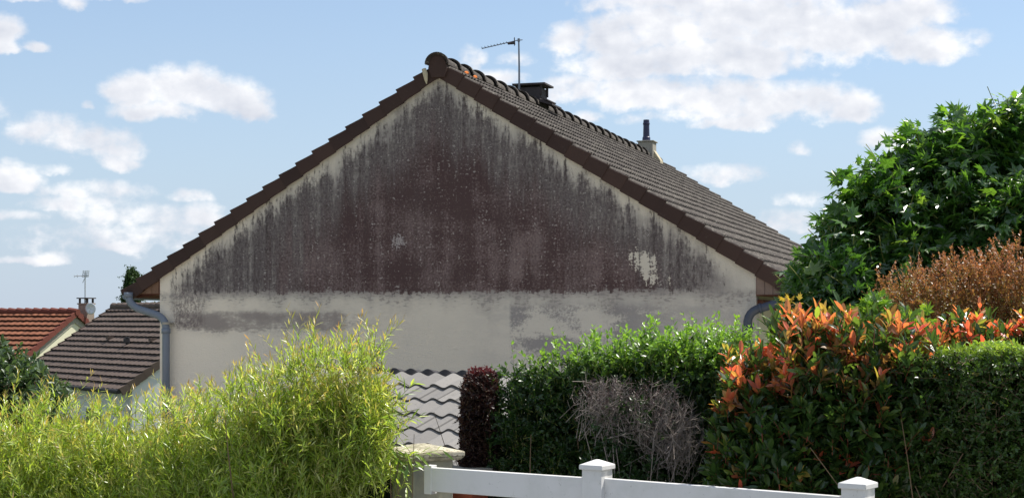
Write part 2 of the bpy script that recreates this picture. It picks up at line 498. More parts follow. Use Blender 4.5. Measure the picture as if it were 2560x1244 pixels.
def sheet(name, x0, x1, y0, y1, z, mat, thick=0.0, yaw=-37, org=(0.5, 9.0)):
    b = MB(); Mr = Matrix.Rotation(R(yaw), 3, 'Z')
    q = [Mr @ Vector((x, y, 0)) + Vector((org[0], org[1], z)) for x, y in ((x0, y0), (x1, y0), (x1, y1), (x0, y1))]
    b.hexa([v - Vector((0, 0, .2)) for v in q], q)
    o = b.build(name, mat); tag(o, kind='structure'); return o


# street side of the fence: pavement then kerb and road (below the frame)
sheet('pavement', -12, 14, -2.0, -.12, .10, M['paving'])
sheet('road', -12, 14, -9.0, -2.0, .004, M['road'])

def bounce_gravel_mat():
    m, nt, p = srf('pale_bounce_gravel'); v = objco(nt)
    n1 = noise(nt, v, 1.5, 5, .6); n2 = noise(nt, v, 60, 4, .7)
    c = mixc(nt, n1 * .5 + n2 * .5, (.36, .32, .26), (.62, .57, .48))
    nt.links.new(c.s, p.inputs['Base Color']); p.inputs['Roughness'].default_value = .95
    bump(nt, p, n2, .8, .02)
    return m


qx, qy = np.meshgrid(np.linspace(-9, 9, 40), np.linspace(11.2, 23.6, 40)); qy2 = qy - (qx + 1.1) * .316 * np.clip((qy - 11) / 12.6, 0, 1)
k_, l_ = np.meshgrid(np.arange(39), np.arange(39), indexing='ij'); a0 = (k_ * 40 + l_).ravel()
tag(mesh_np('added_bounce_court', np.stack([qx, qy2, gh(qx, qy2) + .03], -1), np.stack([a0, a0 + 1, a0 + 41, a0 + 40], 1), bounce_gravel_mat(), smooth=True), kind='structure')  # added pale court that bounces sunlight onto the shaded gable

# ------------------------------------------------------------------ the gable house
A = R(17.55)
HX, HY, HG = -1.0956, 24.0, -.45
house = tag(empty('gable_house', (HX, HY, HG), -A), 'long house with black stained cream gable wall and brown tiled roof, largest in the picture', 'house')
HALF, ZA, ZE, LEN = 4.81, 5.78, 2.736, 15.9
TP = (ZA - ZE) / HALF; PIT = math.atan(TP)
OV = .51
CP, SP = math.cos(PIT), math.sin(PIT)


def wall_mat():
    m, nt, p = srf('stained_roughcast'); v = objco(nt)
    x, y, z = sep(nt, v)
    d = (ZA - x.abs() * TP) - z                       # how far below the verge
    run = noise(nt, xyz(nt, x * 5.5, y, z * .42), 1.0, 5, .6)           # long runs of dirt
    run2 = noise(nt, xyz(nt, x * 14, y, z * 1.0), 1.0, 4, .6)
    fl = noise(nt, xyz(nt, x * 24, y, z * 9), 1.0, 4, .62)              # upright flecks
    hf = noise(nt, xyz(nt, x * 11, y, z * 30), 1.0, 4, .62)             # level flecks
    big = noise(nt, xyz(nt, x * .9, 4.0, z * .8), 1.0, 4, .55)
    wide = noise(nt, xyz(nt, x * 2.1, 7.0, z * .35), 1.0, 3, .5)
    fin = noise(nt, v, 30, 5, .7)
    bl = noise(nt, xyz(nt, x * 1.1, 1.0, z * 2.2), 1.0, 6, .66)
    # 1 inside the stained triangle, falling to 0 at the verge
    lv = (d + .20 + (run - .5) * .75 + (wide - .5) * .55 + (bl - .5) * .35 + (run2 - .5) * .35 + (fl - .5) * .3).sstep(.10, .62)
    zl = z + (hf - .5) * .16 + (run2 - .5) * .12 + (bl - .5) * .12
    above = zl.sstep(2.43, 2.57)
    lend = (x + (run - .5) * 1.6).sstep(-4.85, -4.2)
    rend = (x + (big - .5) * 1.0 - (z - 2.5) * .3).sstep(4.9, 3.4)
    rgt = x.sstep(4.75, 4.2)
    core = ((d + (run - .5) * 1.4 + (run2 - .5) * .5).sstep(.40, 1.35) * (x + (run - .5) * 3.0).sstep(-3.7, -1.7) * (x + (run - .5) * 1.6).sstep(4.3, 3.0)).clamp()
    L_ = lv * above * lend * (rend * .75 + .25) * rgt
    # coverage by dark growth: flecked where thin, closed where thick
    cov = (L_ * (.88 + core * .42) + (fl - .5) * 1.5 + (run - .5) * .95 + (run2 - .5) * .9 + (hf - .5) * .9 + (fin - .5) * 1.1 + (bl - .5) * .5)
    cov = cov.sstep(.26, 1.00) * L_.sstep(.02, .3)
    lv2 = (d + .16 + (run - .5) * .5 + (big - .5) * .8 + (fl - .5) * .25).sstep(.12, .50)
    veil = (lv2 * z.sstep(2.36, 2.56) * (.66 + run * .6) * rgt * (x.sstep(-4.8, -4.2))).clamp()
    # band of thinner dirt below the level of the floor inside
    bn = (z + (big - .5) * .25).sstep(1.72, 1.98) * (z + (wide - .5) * .2 + (hf - .5) * .14).sstep(2.36, 2.12)
    bn = bn * (x + (big - .5) * 1.4).sstep(-.2, -1.9) * x.sstep(-4.70, -4.45)
    bcov = (bn + (hf - .5) * 1.3 + (bl - .5) * 1.2 + (run2 - .5) * .4).sstep(.55, 1.02)
    lowL = (x + (fin - .5) * .3).sstep(-3.9, -4.15) * x.sstep(-4.66, -4.5) * (z + (fl - .5) * .2).sstep(1.9, 2.0) * z.sstep(2.75, 2.5)
    # blotches right of an upright joint
    joint = (x + (fin - .5) * .07).sstep(1.09, 1.15)
    rb = joint * (z + (big - .5) * .6).sstep(1.25, 1.65) * zl.sstep(2.38, 2.22) * ((bl - .5) * 2.0 + (fin - .5) * .8 + .56).sstep(.38, .66) * (x + (big - .5)).sstep(4.6, 2.6)
    und = zl.sstep(2.56, 2.46) * (z + (wide - .5) * 1.0 + (hf - .5) * .4).sstep(2.15, 2.5)
    ucov = (und * .75 + (hf - .5) * 1.6 + (fl - .5) * .8).sstep(.60, .92)
    # flaked pale patch near the right end
    qx = (x - 3.27 + (z - 2.78) * .45 + (fin - .5) * .12); qz = z - 2.80
    pr = qx * qx * 22 + qz * qz * 12
    patch = (1.0 - pr + (fin - .5) * 2.6 + (run2 - .5) * 4.5 + (bl - .5) * 4.5 + (hf - .5) * 2.0).sstep(.35, .75)
    dx2 = x + .68; dz2 = z - 3.28
    sp = (1.0 - (dx2 * dx2 * 40 + dz2 * dz2 * 60) + (fin - .5) * 5 + (fl - .5) * 3).sstep(.4, .9)
    cream = mixc(nt, noise(nt, v, 1.2, 5, .6), lin(214, 205, 189), lin(196, 189, 176))
    cream = mixc(nt, x.sstep(-2.2, -4.4) * .8, cream, lin(234, 222, 204))
    cream = mixc(nt, x.sstep(-1.5, 2.5) * .55 * z.sstep(3.4, 2.2), cream, lin(180, 176, 170))
    grey = mixc(nt, run2.sstep(.3, .7), lin(122, 116, 114), lin(150, 144, 139))
    c = mixc(nt, (veil * .92).clamp(), cream, grey)
    c = mixc(nt, (rb * .85).clamp(), c, lin(122, 118, 119))
    c = mixc(nt, (bl.sstep(.44, .62) * z.sstep(2.6, 2.2) * x.sstep(.2, 1.4) * .45).clamp(), c, lin(150, 146, 144))
    c = mixc(nt, (bn * bl.sstep(.35, .6) * .3 + bcov * .55).clamp(), c, lin(128, 119, 116))
    c = mixc(nt, (lowL * (fin + fl - 1.0 + .5).sstep(.3, .7) * .8).clamp(), c, lin(100, 88, 88))
    c = mixc(nt, (und * .35 + ucov * .4).clamp(), c, lin(124, 118, 116))
    purple = mixc(nt, ((fin - .5) * 1.5 + (run - .5) * 1.0 + (big - .5) * 1.4 + (bl - .5) * .9 + .46).sstep(.3, .85), lin(66, 46, 47), lin(116, 100, 98))
    ash = mixc(nt, fin.sstep(.36, .64), lin(72, 64, 64), lin(108, 100, 99))
    c = mixc(nt, (cov * .92).clamp(), c, mixc(nt, (core * 1.1 - .1 + (wide - .5)).clamp(), ash, purple))
    blk = ((run2 - .5) * 2.4 + (fl - .5) * 2.4 + (run - .5) * 1.0).sstep(.22, .6) * L_.sstep(.1, .4)
    c = mixc(nt, (blk * .55 * (1.0 - core * .45)).clamp(), c, lin(58, 50, 50))
    # pale grains where the growth has shed
    speck = ((fin - .5) * 1.6 + (hf - .5) * 1.5 + (run2 - .5) * -1.0 + (fl - .5) * .9).sstep(.20, .48) * L_.sstep(.2, .5)
    c = mixc(nt, (speck * .62).clamp(), c, lin(176, 170, 164))
    c = mixc(nt, (patch * L_.sstep(.0, .2)).clamp() * .9, c, lin(204, 196, 182))
    c = mixc(nt, sp * .6, c, lin(176, 170, 168))
    c = mixc(nt, fin.sstep(.60, .72) * .22, c, lin(140, 130, 118))
    nt.links.new(c.s, p.inputs['Base Color']); p.inputs['Roughness'].default_value = .95
    p.inputs['Specular IOR Level'].default_value = .15
    hb = noise(nt, v, 38, 5, .7) + noise(nt, v, 11, 3, .5) * .6
    bump(nt, p, hb, 1.0, .016)
    return m


b = MB()
# gable wall, 0.3 thick, with side walls behind it
b.prism([(-HALF, 0, 0), (HALF, 0, 0), (HALF, 0, ZE), (0, 0, ZA), (-HALF, 0, ZE)], (0, .3, 0))
gw = b.build('gable_wall', wall_mat(), house)
b = MB()
b.box((HALF - .15, .302 + (LEN - .3) / 2, ZE / 2), (.3, LEN - .3, ZE - .01)); b.box((-HALF + .15, .302 + (LEN - .3) / 2, ZE / 2), (.3, LEN - .3, ZE - .01))
b.prism([(-HALF + .31, LEN - .3, 0), (HALF - .31, LEN - .3, 0), (HALF - .31, LEN - .3, ZE), (0, LEN - .3, ZA - .2), (-HALF + .31, LEN - .3, ZE)], (0, .28, 0))
b.build('side_wall', M['cream'], house)
# right slope and left slope of tiles
TOPZ = ZA + .195
RO = .035
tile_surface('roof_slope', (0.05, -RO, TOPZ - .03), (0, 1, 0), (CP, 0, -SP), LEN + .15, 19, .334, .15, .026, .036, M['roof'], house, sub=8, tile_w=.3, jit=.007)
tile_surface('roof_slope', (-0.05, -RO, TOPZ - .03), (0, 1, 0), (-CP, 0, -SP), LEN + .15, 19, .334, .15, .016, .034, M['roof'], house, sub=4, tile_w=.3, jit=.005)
# under-roof slab so no light leaks
b = MB()
for sgn in (-1, 1):
    x1 = sgn * (HALF + OV - .03)
    z1 = ZA - abs(x1) * TP
    b.hexa([(0.0, .31, ZA + .01), (x1, .31, z1 + .01), (x1, LEN, z1 + .01), (0.0, LEN, ZA + .01)],
           [(0.0, .31, ZA + .12), (x1, .31, z1 + .12), (x1, LEN, z1 + .12), (0.0, LEN, ZA + .12)])
b.build('roof_deck', M['wood'], house)
# verge tiles: one L-shaped piece per course, stepping down the rake
b = MB()
for sgn in (-1, 1):
    for k in range(19):
        s0 = k * .334 + .12; s1 = s0 + .338
        jt = random.uniform(-.006, .006)
        def P_(s, v, y):      # s down the slope, v perpendicular
            return (sgn * (s * CP + v * SP), y, TOPZ - s * SP + v * CP)
        yo = -.085 - (k % 2) * .0 + jt
        lowd = -.185
        # hanging face, tilted so its lower end stands out like a stepped course
        b.hexa([P_(s0, lowd - .012, yo + .012), P_(s1, lowd + .006, yo), P_(s1, lowd + .006, yo + .028), P_(s0, lowd - .012, yo + .040)],
               [P_(s0, .0, yo + .012), P_(s1, .048, yo), P_(s1, .048, yo + .028), P_(s0, .0, yo + .040)])
        # top flange on the slope
        b.hexa([P_(s0, -.004, yo + .0405), P_(s1, .012, yo + .0285), P_(s1, .012, yo + .15), P_(s0, -.004, yo + .15)],
               [P_(s0, .012, yo + .0405), P_(s1, .050, yo + .0285), P_(s1, .046, yo + .15), P_(s0, .012, yo + .15)])
b.build('verge', M['verge'], house, bevel=.004)
# ridge tiles
b = MB()
k = 0; yy = -.17
while yy < LEN - .5:
    n = 14; L0 = .66
    r0, r1 = .185, .155                        # the front lip is wider
    zc = TOPZ - .022 + random.uniform(-.006, .006); tilt = .018
    xo = random.uniform(-.006, .006)
    prof = [(yy, r0 + .004), (yy + .05, r0 + .008), (yy + .06, r1 + .012), (yy + L0, r1 - .012)]
    V = []; Fs = []
    for j, (yv, rr) in enumerate(prof):
        for q in range(n + 1):
            an = math.pi * (q / n)
            for tt in (0, .022):
                V.append((xo - math.cos(an) * (rr - tt), yv, zc + math.sin(an) * (rr - tt) * .92 - tilt * j / 3))
    def ix(j, q, t): return (j * (n + 1) + q) * 2 + t
    for j in range(3):
        for q in range(n):
            Fs.append((ix(j, q, 0), ix(j + 1, q, 0), ix(j + 1, q + 1, 0), ix(j, q + 1, 0)))
            Fs.append((ix(j, q, 1), ix(j, q + 1, 1), ix(j + 1, q + 1, 1), ix(j + 1, q, 1)))
    for q in range(n): Fs.append((ix(0, q, 0), ix(0, q + 1, 0), ix(0, q + 1, 1), ix(0, q, 1)))
    b.add(V, Fs)
    yy += .60
b.build('ridge', M['ridge'], house)
# mortar bedding under the ridge and the closing piece at the gable
b = MB(); b.prism([(-.15, 0, TOPZ - .12), (.15, 0, TOPZ - .12), (.13, 0, TOPZ - .02), (.05, 0, TOPZ + .07), (-.05, 0, TOPZ + .07), (-.13, 0, TOPZ - .02)], (0, LEN - .4, 0))
b.build('mortar_bed', M['chimdark'], house)
b = MB()
b.prism([(-.10, -.118, ZA - .035), (.12, -.118, ZA - .035), (.15, -.118, TOPZ - .09), (.135, -.118, TOPZ + .0), (.09, -.118, TOPZ + .075), (.03, -.118, TOPZ + .105), (-.03, -.118, TOPZ + .105), (-.09, -.118, TOPZ + .075), (-.135, -.118, TOPZ + .0), (-.15, -.118, TOPZ - .09)], (0, .117, 0))
b.build('ridge_end', M['verge'], house, bevel=.006)
for (yv, xx, zz, sc) in ((.52, .235, TOPZ - .10, .05), (.93, .235, TOPZ - .105, .05)):
    b = MB(); b.tube([(xx, yv - sc, zz), (xx + .01, yv, zz + .012), (xx, yv + sc, zz)], [sc * .5, sc * .8, sc * .4], 7)
    b.build('lichen_patch', M['lichen'], house)
b = MB(); b.tube([(-.215, -.125, ZA + .10), (-.19, -.128, ZA + .02), (-.178, -.128, ZA - .07), (-.172, -.122, ZA - .13)], [.035, .04, .026, .006], 8)
b.build('mortar_drip', M['mortar'], house)

# boxed ends of the eaves
b = MB()
zs = ZE - .30
for k in range(4):      # right: vertical boards
    x0 = HALF + .012 + k * .118; x1 = x0 + .112
    b.prism([(x0, -.035, zs), (x1, -.035, zs), (x1, -.035, ZA - x1 * TP - .02), (x0, -.035, ZA - x0 * TP - .02)], (0, .03, 0))
b.build('eave_box', M['greywood'], house)
b = MB()
b.prism([(HALF + .0, -.002, zs - .015), (HALF + .485, -.002, zs - .015), (HALF + .485, -.002, ZA - (HALF + .485) * TP - .0), (HALF + .0, -.002, ZE)], (0, LEN, 0))
b.build('soffit', M['beam'], house)
b = MB()
for k in range(4):
    x0 = -(HALF + .012 + k * .118); x1 = x0 - .112
    zl_ = zs + .06
    b.prism([(x0, -.035, zl_), (x0, -.035, ZA + x0 * TP - .02), (x1, -.035, ZA + x1 * TP - .02), (x1, -.035, zl_)], (0, .03, 0))
b.build('eave_box', M['wood'], house)
b = MB()
b.prism([(-HALF, -.002, zs + .045), (-HALF, -.002, ZE), (-HALF - .485, -.002, ZA - (HALF + .485) * TP), (-HALF - .485, -.002, zs + .045)], (0, LEN, 0))
b.build('soffit', M['beam'], house)
# window band on the side wall just under the right eave
b = MB()
b.box((HALF + .012, 1.6, zs - .14), (.10, 3.0, .14))
b.build('lintel', M['beam'], house)

# gutters and downpipes
b = MB()
gz_ = ZA - (HALF + OV) * TP + .06
for sgn in (-1, 1):
    x = sgn * (HALF + OV + .055)
    n = 8; V = []; Fs = []
    for j, yv in enumerate((-.10, LEN)):
        for q in range(n + 1):
            an = math.pi + math.pi * q / n
            for tt in (0, .006):
                V.append((x + math.cos(an) * (.075 - tt), yv, gz_ + math.sin(an) * (.075 - tt)))
    for q in range(n):
        i0 = q * 2; j0 = (n + 1) * 2 + q * 2
        Fs += [(i0, i0 + 2, j0 + 2, j0), (i0 + 1, j0 + 1, j0 + 3, i0 + 3), (i0, i0 + 1, i0 + 3, i0 + 2)]
    b.add(V, Fs)
    b.prism([(x + math.cos(math.pi + math.pi * q / n) * .073, -.098, gz_ + math.sin(math.pi + math.pi * q / n) * .073) for q in range(n + 1)], (0, .004, 0))
b.build('gutter', M['zinc'], house, smooth=False)


def hp(x, y, yl):
    """photograph position -> house coordinates on the plane local y = yl"""
    u = (x - 1280) / F
    # world = (HX,HY)+ lx*(cosA,-sinA) + yl*(sinA,cosA)
    bx = HX + yl * math.sin(A); by = HY + yl * math.cos(A)
    lx = (u * by - bx) / (math.cos(A) + u * math.sin(A))
    Y = by - lx * math.sin(A)
    return Vector((lx, yl, CAMZ + (HZ - y) / F * Y - HG))


b = MB()
pr = .060
p0, p1, p2, p3, p4 = hp(321, 738, -.12), hp(326, 757, -.12), hp(372, 780, -.12), hp(416, 800, -.12), hp(414, 830, -.12)
path = [p0] + arc(p0 + (p1 - p0) * .5, hp(325, 760, -.12), hp(345, 771, -.12), 5)[0:] + arc(hp(385, 784, -.12), hp(414, 792, -.12), hp(415, 820, -.12), 6)
path.append(Vector((path[-1].x, path[-1].y, .05)))
b.tube(path, pr, 14)
for (pp, qq) in ((path[-2] + Vector((0, 0, .0)), path[-2] - Vector((0, 0, .08))), (Vector((path[-1].x, path[-1].y, 1.0)), Vector((path[-1].x, path[-1].y, .93)))):
    b.tube([pp, qq], pr + .012, 14)
b.tube([p0 + Vector((0, 0, .05)), p0 - Vector((0, 0, .03))], pr + .012, 14)
b.build('downpipe', M['zinc'], house, smooth=True)
for zc_ in (2.02, .35):
    b = MB(); b.tube([(path[-1].x, path[-1].y, zc_ + .018), (path[-1].x, path[-1].y, zc_ - .018)], pr + .008, 14); b.box((path[-1].x, -.03, zc_), (.16, .05, .03)); b.build('pipe_clip', M['chimlight'], house)
b = MB()
path = [hp(1992, 735, -.15), hp(1975, 746, -.15), hp(1925, 763, -.15)] + arc(hp(1905, 769, -.15), hp(1866, 776, -.15), hp(1869, 815, -.15), 6)
path.append(Vector((path[-1].x, path[-1].y, .05)))
b.tube(path, .062, 14)
b.tube([path[1], path[1] + (path[2] - path[1]) * .12], .075, 14)
b.tube([path[3], path[3] + (path[4] - path[3]) * .6], .074, 14)
b.tube([path[-2], path[-2] - Vector((0, 0, .08))], .075, 14)
b.build('downpipe', M['darkpipe'], house, smooth=True)

# chimney nearer the gable: louvred cowl under a slab
cy = 5.0
ch = MB(); ch.box((-.06, cy, ZA + .25), (.46, .46, .5)); chim = ch.build('chimney', M['chimdark'], house, bevel=.01)
c1 = MB()
c1.box((-.03, cy, 6.33), (.62, .58, .035))
for sx in (-.24, .22):
    for sy in (-.2, .2): c1.box((-.04 + sx, cy + sy, 6.225), (.04, .04, .17))
c1.box((-.04, cy, 6.12), (.44, .40, .06))
c1.box((-.0, cy, 6.03), (.66, .56, .025))
c1.build('chimney_cowl', M['chimdark'], chim, bevel=.005)
c1 = MB(); c1.prism([(.10, cy - .30, 6.02), (.42, cy - .30, 5.93), (.42, cy - .30, 5.96), (.10, cy - .30, 6.08)], (0, .62, 0)); c1.build('flashing', M['chimdark'], chim)
# far chimney with the tall pot
cy = 14.25
ch = MB(); ch.box((.02, cy, 5.95), (.36, .40, .66)); ch.box((.02, cy, 6.295), (.42, .46, .03)); chim2 = ch.build('chimney', M['chimlight'], house, bevel=.01)
c1 = MB()
c1.tube([(.0, cy, 6.31), (.0, cy, 6.40), (.0, cy, 6.42), (.0, cy, 6.66), (.0, cy, 6.70), (.0, cy, 6.72), (0, cy, 6.76), (.0, cy, 6.82)], [.10, .095, .08, .074, .074, .086, .074, .07], 14)
c1.build('chimney_pot', M['pot'], chim2, smooth=False)
c1 = MB(); c1.prism([(.20, cy - .1, 5.88), (.36, cy - .1, 5.77), (.36, cy - .1, 5.84), (.20, cy - .1, 6.08)], (0, .3, 0)); c1.build('flashing', M['mortar'], chim2)

# side carport seen under the right eave
cpt = tag(empty('lean_to_shelter', (HX + 5.0 * math.cos(A), HY - 5.0 * math.sin(A), HG), -A), 'small brown and beige wooden shelter tucked behind the right corner of the gable house', 'shelter')
b = MB(); b.box((1.35, 2.6, .95), (2.4, .08, 1.9)); b.build('panel', simple('beige_panel', lin(176, 150, 116), .9, .2, 4), cpt)
b = MB()
for k in range(6):
    b.box((1.25, .25 + k * .42, 2.02 - k * .02), (2.5, .09, .12), Matrix.Rotation(R(12), 3, 'Y'))
b.build('rafter', M['beam'], cpt)
for k in range(3):
    b = MB(); b.box((.15 + k * 1.1, .15, .95), (.10, .10, 1.9)); b.build('post', M['greywood'], cpt)

# tv aerial on the near chimney
cw = house.matrix_world
def hw(x, y, z):
    return Vector((HX + x * math.cos(A) + y * math.sin(A), HY - x * math.sin(A) + y * math.cos(A), z + HG))
ab = pt(1298, 210, 28.55)
ant = tag(empty('tv_aerial', tuple(ab)), 'grey rake aerial on a mast beside the near chimney of the large roof', 'aerial')
b = MB(); b.tube([(0, 0, -.10), (0, 0, .30), (-.008, 0, .80)], [.019, .017, .014], 8); b.tube([(-.008, 0, .76), (-.008, 0, .82)], .022, 8)
b.build('mast', M['alu'], ant)
b = MB()
bm0, bm1 = Vector((.06, 0, .795)), Vector((-.68, .10, .655))
b.tube([bm0, Vector((-.02, 0, .79)), bm1], .0085, 6)
for k in range(9):
    q = bm0.lerp(bm1, .38 + k * .076)
    b.tube([q - Vector((.01, .09, -.012)), q + Vector((.01, .09, .012))], .0055, 5)
b.build('boom', M['alu'], ant)
b = MB()
q = bm0.lerp(bm1, .20)
b.tube([q + Vector((0, 0, .065)), q - Vector((-.01, 0, .06))], .009, 6)
b.tube([q + Vector((-.12, 0, -.035)), q + Vector((.0, 0, -.02))], [.022, .03], 6)
b.tube([q + Vector((0, -.15, .05)), q + Vector((0, .15, .05))], .006, 5); b.tube([q + Vector((0, -.15, -.05)), q + Vector((0, .15, -.05))], .006, 5)
b.build('dipole', M['chimdark'], ant)

# ------------------------------------------------------------------ brown roofed neighbour
rd = np.array([-.607, .794]); rd /= np.linalg.norm(rd); dd = np.array([-rd[1], rd[0]]) ; dd = np.array([-.794, -.607])
dd /= np.linalg.norm(dd)
E = pt(300, 975, 42)                            # lower right corner of the near slope
yaw2 = math.atan2(-rd[1], -rd[0])               # local +x = towards the gable we see
n2 = tag(empty('neighbour_house', (E[0], E[1], -4.0), yaw2), 'white walled house with a plain brown tiled roof just left of the gable house', 'house')
# local frame: x towards gable end, y = uphill into the roof, z up
ez = E[2] + 4.0; W2 = 3.385; RI = 2.27; L2 = 8.3
sl = math.hypot(W2, RI); c2, s2 = W2 / sl, RI / sl
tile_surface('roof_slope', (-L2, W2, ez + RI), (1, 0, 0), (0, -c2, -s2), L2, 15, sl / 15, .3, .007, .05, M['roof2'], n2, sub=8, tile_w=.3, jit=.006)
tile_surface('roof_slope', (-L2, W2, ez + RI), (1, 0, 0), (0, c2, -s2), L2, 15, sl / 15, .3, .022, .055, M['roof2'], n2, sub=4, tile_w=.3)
vb = {.0: MB(), -L2 - .05: MB()}
for k in range(15):
    for sg in (1, -1):
        s0, s1 = k * sl / 15, (k + 1) * sl / 15 + .01
        def Q(s, v, x): return (x, W2 - sg * s * c2 - sg * v * s2 * 1, ez + RI - s * s2 + v * c2)
        for xx in (.0, -L2 - .05):
            vb[xx].hexa([Q(s0, -.17, xx), Q(s1, -.15, xx), Q(s1, -.15, xx + .05), Q(s0, -.17, xx + .05)], [Q(s0, .03, xx), Q(s1, .075, xx), Q(s1, .075, xx + .05), Q(s0, .03, xx + .05)])
for q in vb.values(): q.build('verge', M['roof2'], n2)
b = MB()
for k in range(20):
    b.tube([(-L2 + k * .42 - .02, W2, ez + RI + .02), (-L2 + k * .42 + .42, W2, ez + RI + .0)], [.13, .11], 10)
b.build('ridge', M['roof2'], n2)
b = MB()
t2 = RI / W2
b.prism([(-.22, .35, 0), (-.22, 2 * W2 - .35, 0), (-.22, 2 * W2 - .35, ez + .15), (-.22, W2, ez + RI - .10), (-.22, .35, ez + .15)], (.2, 0, 0))
b.build('gable_wall', M['white'], n2)
b = MB(); b.box((-L2 / 2 - .1, .5, (ez + .1) / 2), (L2 - .26, .3, ez + .1)); b.box((-L2 / 2 - .1, 2 * W2 - .5, (ez + .1) / 2), (L2 - .26, .3, ez + .1))
b.build('front_wall', M['white'], n2)
b = MB(); b.box((-L2 / 2, .19, ez - .06), (L2 - .1, .34, .03)); b.build('soffit', M['wood'], n2)
b = MB(); b.tube([(-L2, -.05, ez - .03), (.03, -.05, ez - .03)], .065, 10); b.build('gutter', M['dark'], n2)
b = MB()
b.tube([(-.30, -.02, ez - .12), (-.22, .10, ez - .42), (-.20, .30, ez - .62), (-.20, .32, ez - 2.5)], .05, 10)
b.build('downpipe', M['galv'], n2)
b = MB(); b.box((-2.6, .36, ez - 1.15), (1.1, .06, 1.2)); wf = b.build('window', M['pvc'], n2)
b = MB(); b.box((-2.6, .325, ez - 1.15), (.95, .02, 1.05)); b.build('pane', M['glass'], wf)
b = MB()
vx, vs_ = -3.4, 2.0
b.box((vx, W2 - vs_ * c2 - .05, ez + RI - vs_ * s2 + .12), (.13, .14, .10)); b.tube([(vx, W2 - vs_ * c2, ez + RI - vs_ * s2), (vx, W2 - vs_ * c2 - .02, ez + RI - vs_ * s2 + .22)], [.07, .06], 10)
b.build('roof_vent', M['dark'], n2)
for vx, vs_ in ((-5.1, 1.8), (-2.0, 1.85), (-.9, .9)):
    b = MB(); b.box((vx, W2 - vs_ * c2, ez + RI - vs_ * s2 + .07), (.14, .2, .09)); b.build('vent_tile', M['roof2'], n2)

# ------------------------------------------------------------------ orange roofed neighbour
cc = R(25)
Rp = pt(190, 780, 60.0)
yaw3 = math.atan2(-math.sin(cc), math.cos(cc))       # ridge direction towards the gable: (cos,-sin)
n3 = tag(empty('neighbour_house', (Rp[0], Rp[1], -5.5), yaw3), 'cream house with an orange tiled roof at the far left edge', 'house')
rz3 = Rp[2] + 5.5; W3, T3 = 4.6, math.tan(R(30)); c3, s3 = math.cos(R(30)), math.sin(R(30)); L3 = 10
sl3 = W3 / c3
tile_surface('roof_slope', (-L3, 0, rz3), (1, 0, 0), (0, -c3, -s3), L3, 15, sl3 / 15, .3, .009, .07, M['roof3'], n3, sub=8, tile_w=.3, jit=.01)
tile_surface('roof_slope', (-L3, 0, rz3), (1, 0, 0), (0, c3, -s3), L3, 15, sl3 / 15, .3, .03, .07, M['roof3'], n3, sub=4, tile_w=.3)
M['verge3'] = simple('rusty_verge_tile', lin(104, 52, 40), .85, .3, 8, tile=.3)
b = MB()
for k in range(15):
    for sg in (1, -1):
        s0, s1 = k * sl3 / 15, (k + 1) * sl3 / 15 + .01
        def Q(s, v, x): return (x, -sg * s * c3 - sg * v * s3, rz3 - s * s3 + v * c3)
        b.hexa([Q(s0, -.14, 0), Q(s1, -.12, 0), Q(s1, -.12, .07), Q(s0, -.14, .07)], [Q(s0, .04, 0), Q(s1, .10, 0), Q(s1, .10, .07), Q(s0, .04, .07)])
b.build('verge', M['verge3'], n3)
b = MB()
for k in range(24): b.tube([(-L3 + k * .42, 0, rz3 + .03), (-L3 + k * .42 + .44, 0, rz3 + .0)], [.16, .13], 10)
b.build('ridge', M['verge3'], n3)
b = MB()
b.prism([(-.28, -W3 + .4, 0), (-.28, W3 - .4, 0), (-.28, W3 - .4, rz3 - (W3 - .4) * T3 - .12), (-.28, 0, rz3 - .12), (-.28, -W3 + .4, rz3 - (W3 - .4) * T3 - .12)], (.2, 0, 0))
b.build('gable_wall', M['cream'], n3)
b = MB(); b.box((-L3 / 2 - .2, -W3 + .6, (rz3 - W3 * T3) / 2), (L3 - .3, .25, rz3 - W3 * T3)); b.box((-L3 / 2 - .2, W3 - .6, (rz3 - W3 * T3) / 2), (L3 - .3, .25, rz3 - W3 * T3)); b.build('front_wall', M['cream'], n3)
# grey fascia boards under its verge
b = MB()
for sg in (1, -1):
    b.hexa([(-.075, 0, rz3 - .40), (-.075, sg * (W3 - .1), rz3 - W3 * T3 - .34), (-.04, sg * (W3 - .1), rz3 - W3 * T3 - .34), (-.04, 0, rz3 - .40)],
           [(-.075, 0, rz3 - .16), (-.075, sg * (W3 - .1), rz3 - W3 * T3 - .10), (-.04, sg * (W3 - .1), rz3 - W3 * T3 - .10), (-.04, 0, rz3 - .16)])
b.build('fascia', M['chimlight'], n3)
b = MB(); b.box((-.22, .85, rz3 - .10), (.42, .42, .9)); b.box((-.22, .85, rz3 + .33), (.50, .48, .05)); c = b.build('chimney', M['orangechim'], n3)
b = MB()
for sx in (-.18, .18):
    for sy in (-.16, .16): b.box((-.22 + sx, .85 + sy, rz3 + .44), (.06, .06, .18))
b.box((-.22, .85, rz3 + .545), (.54, .5, .04)); b.build('chimney_cowl', M['chimdark'], c)
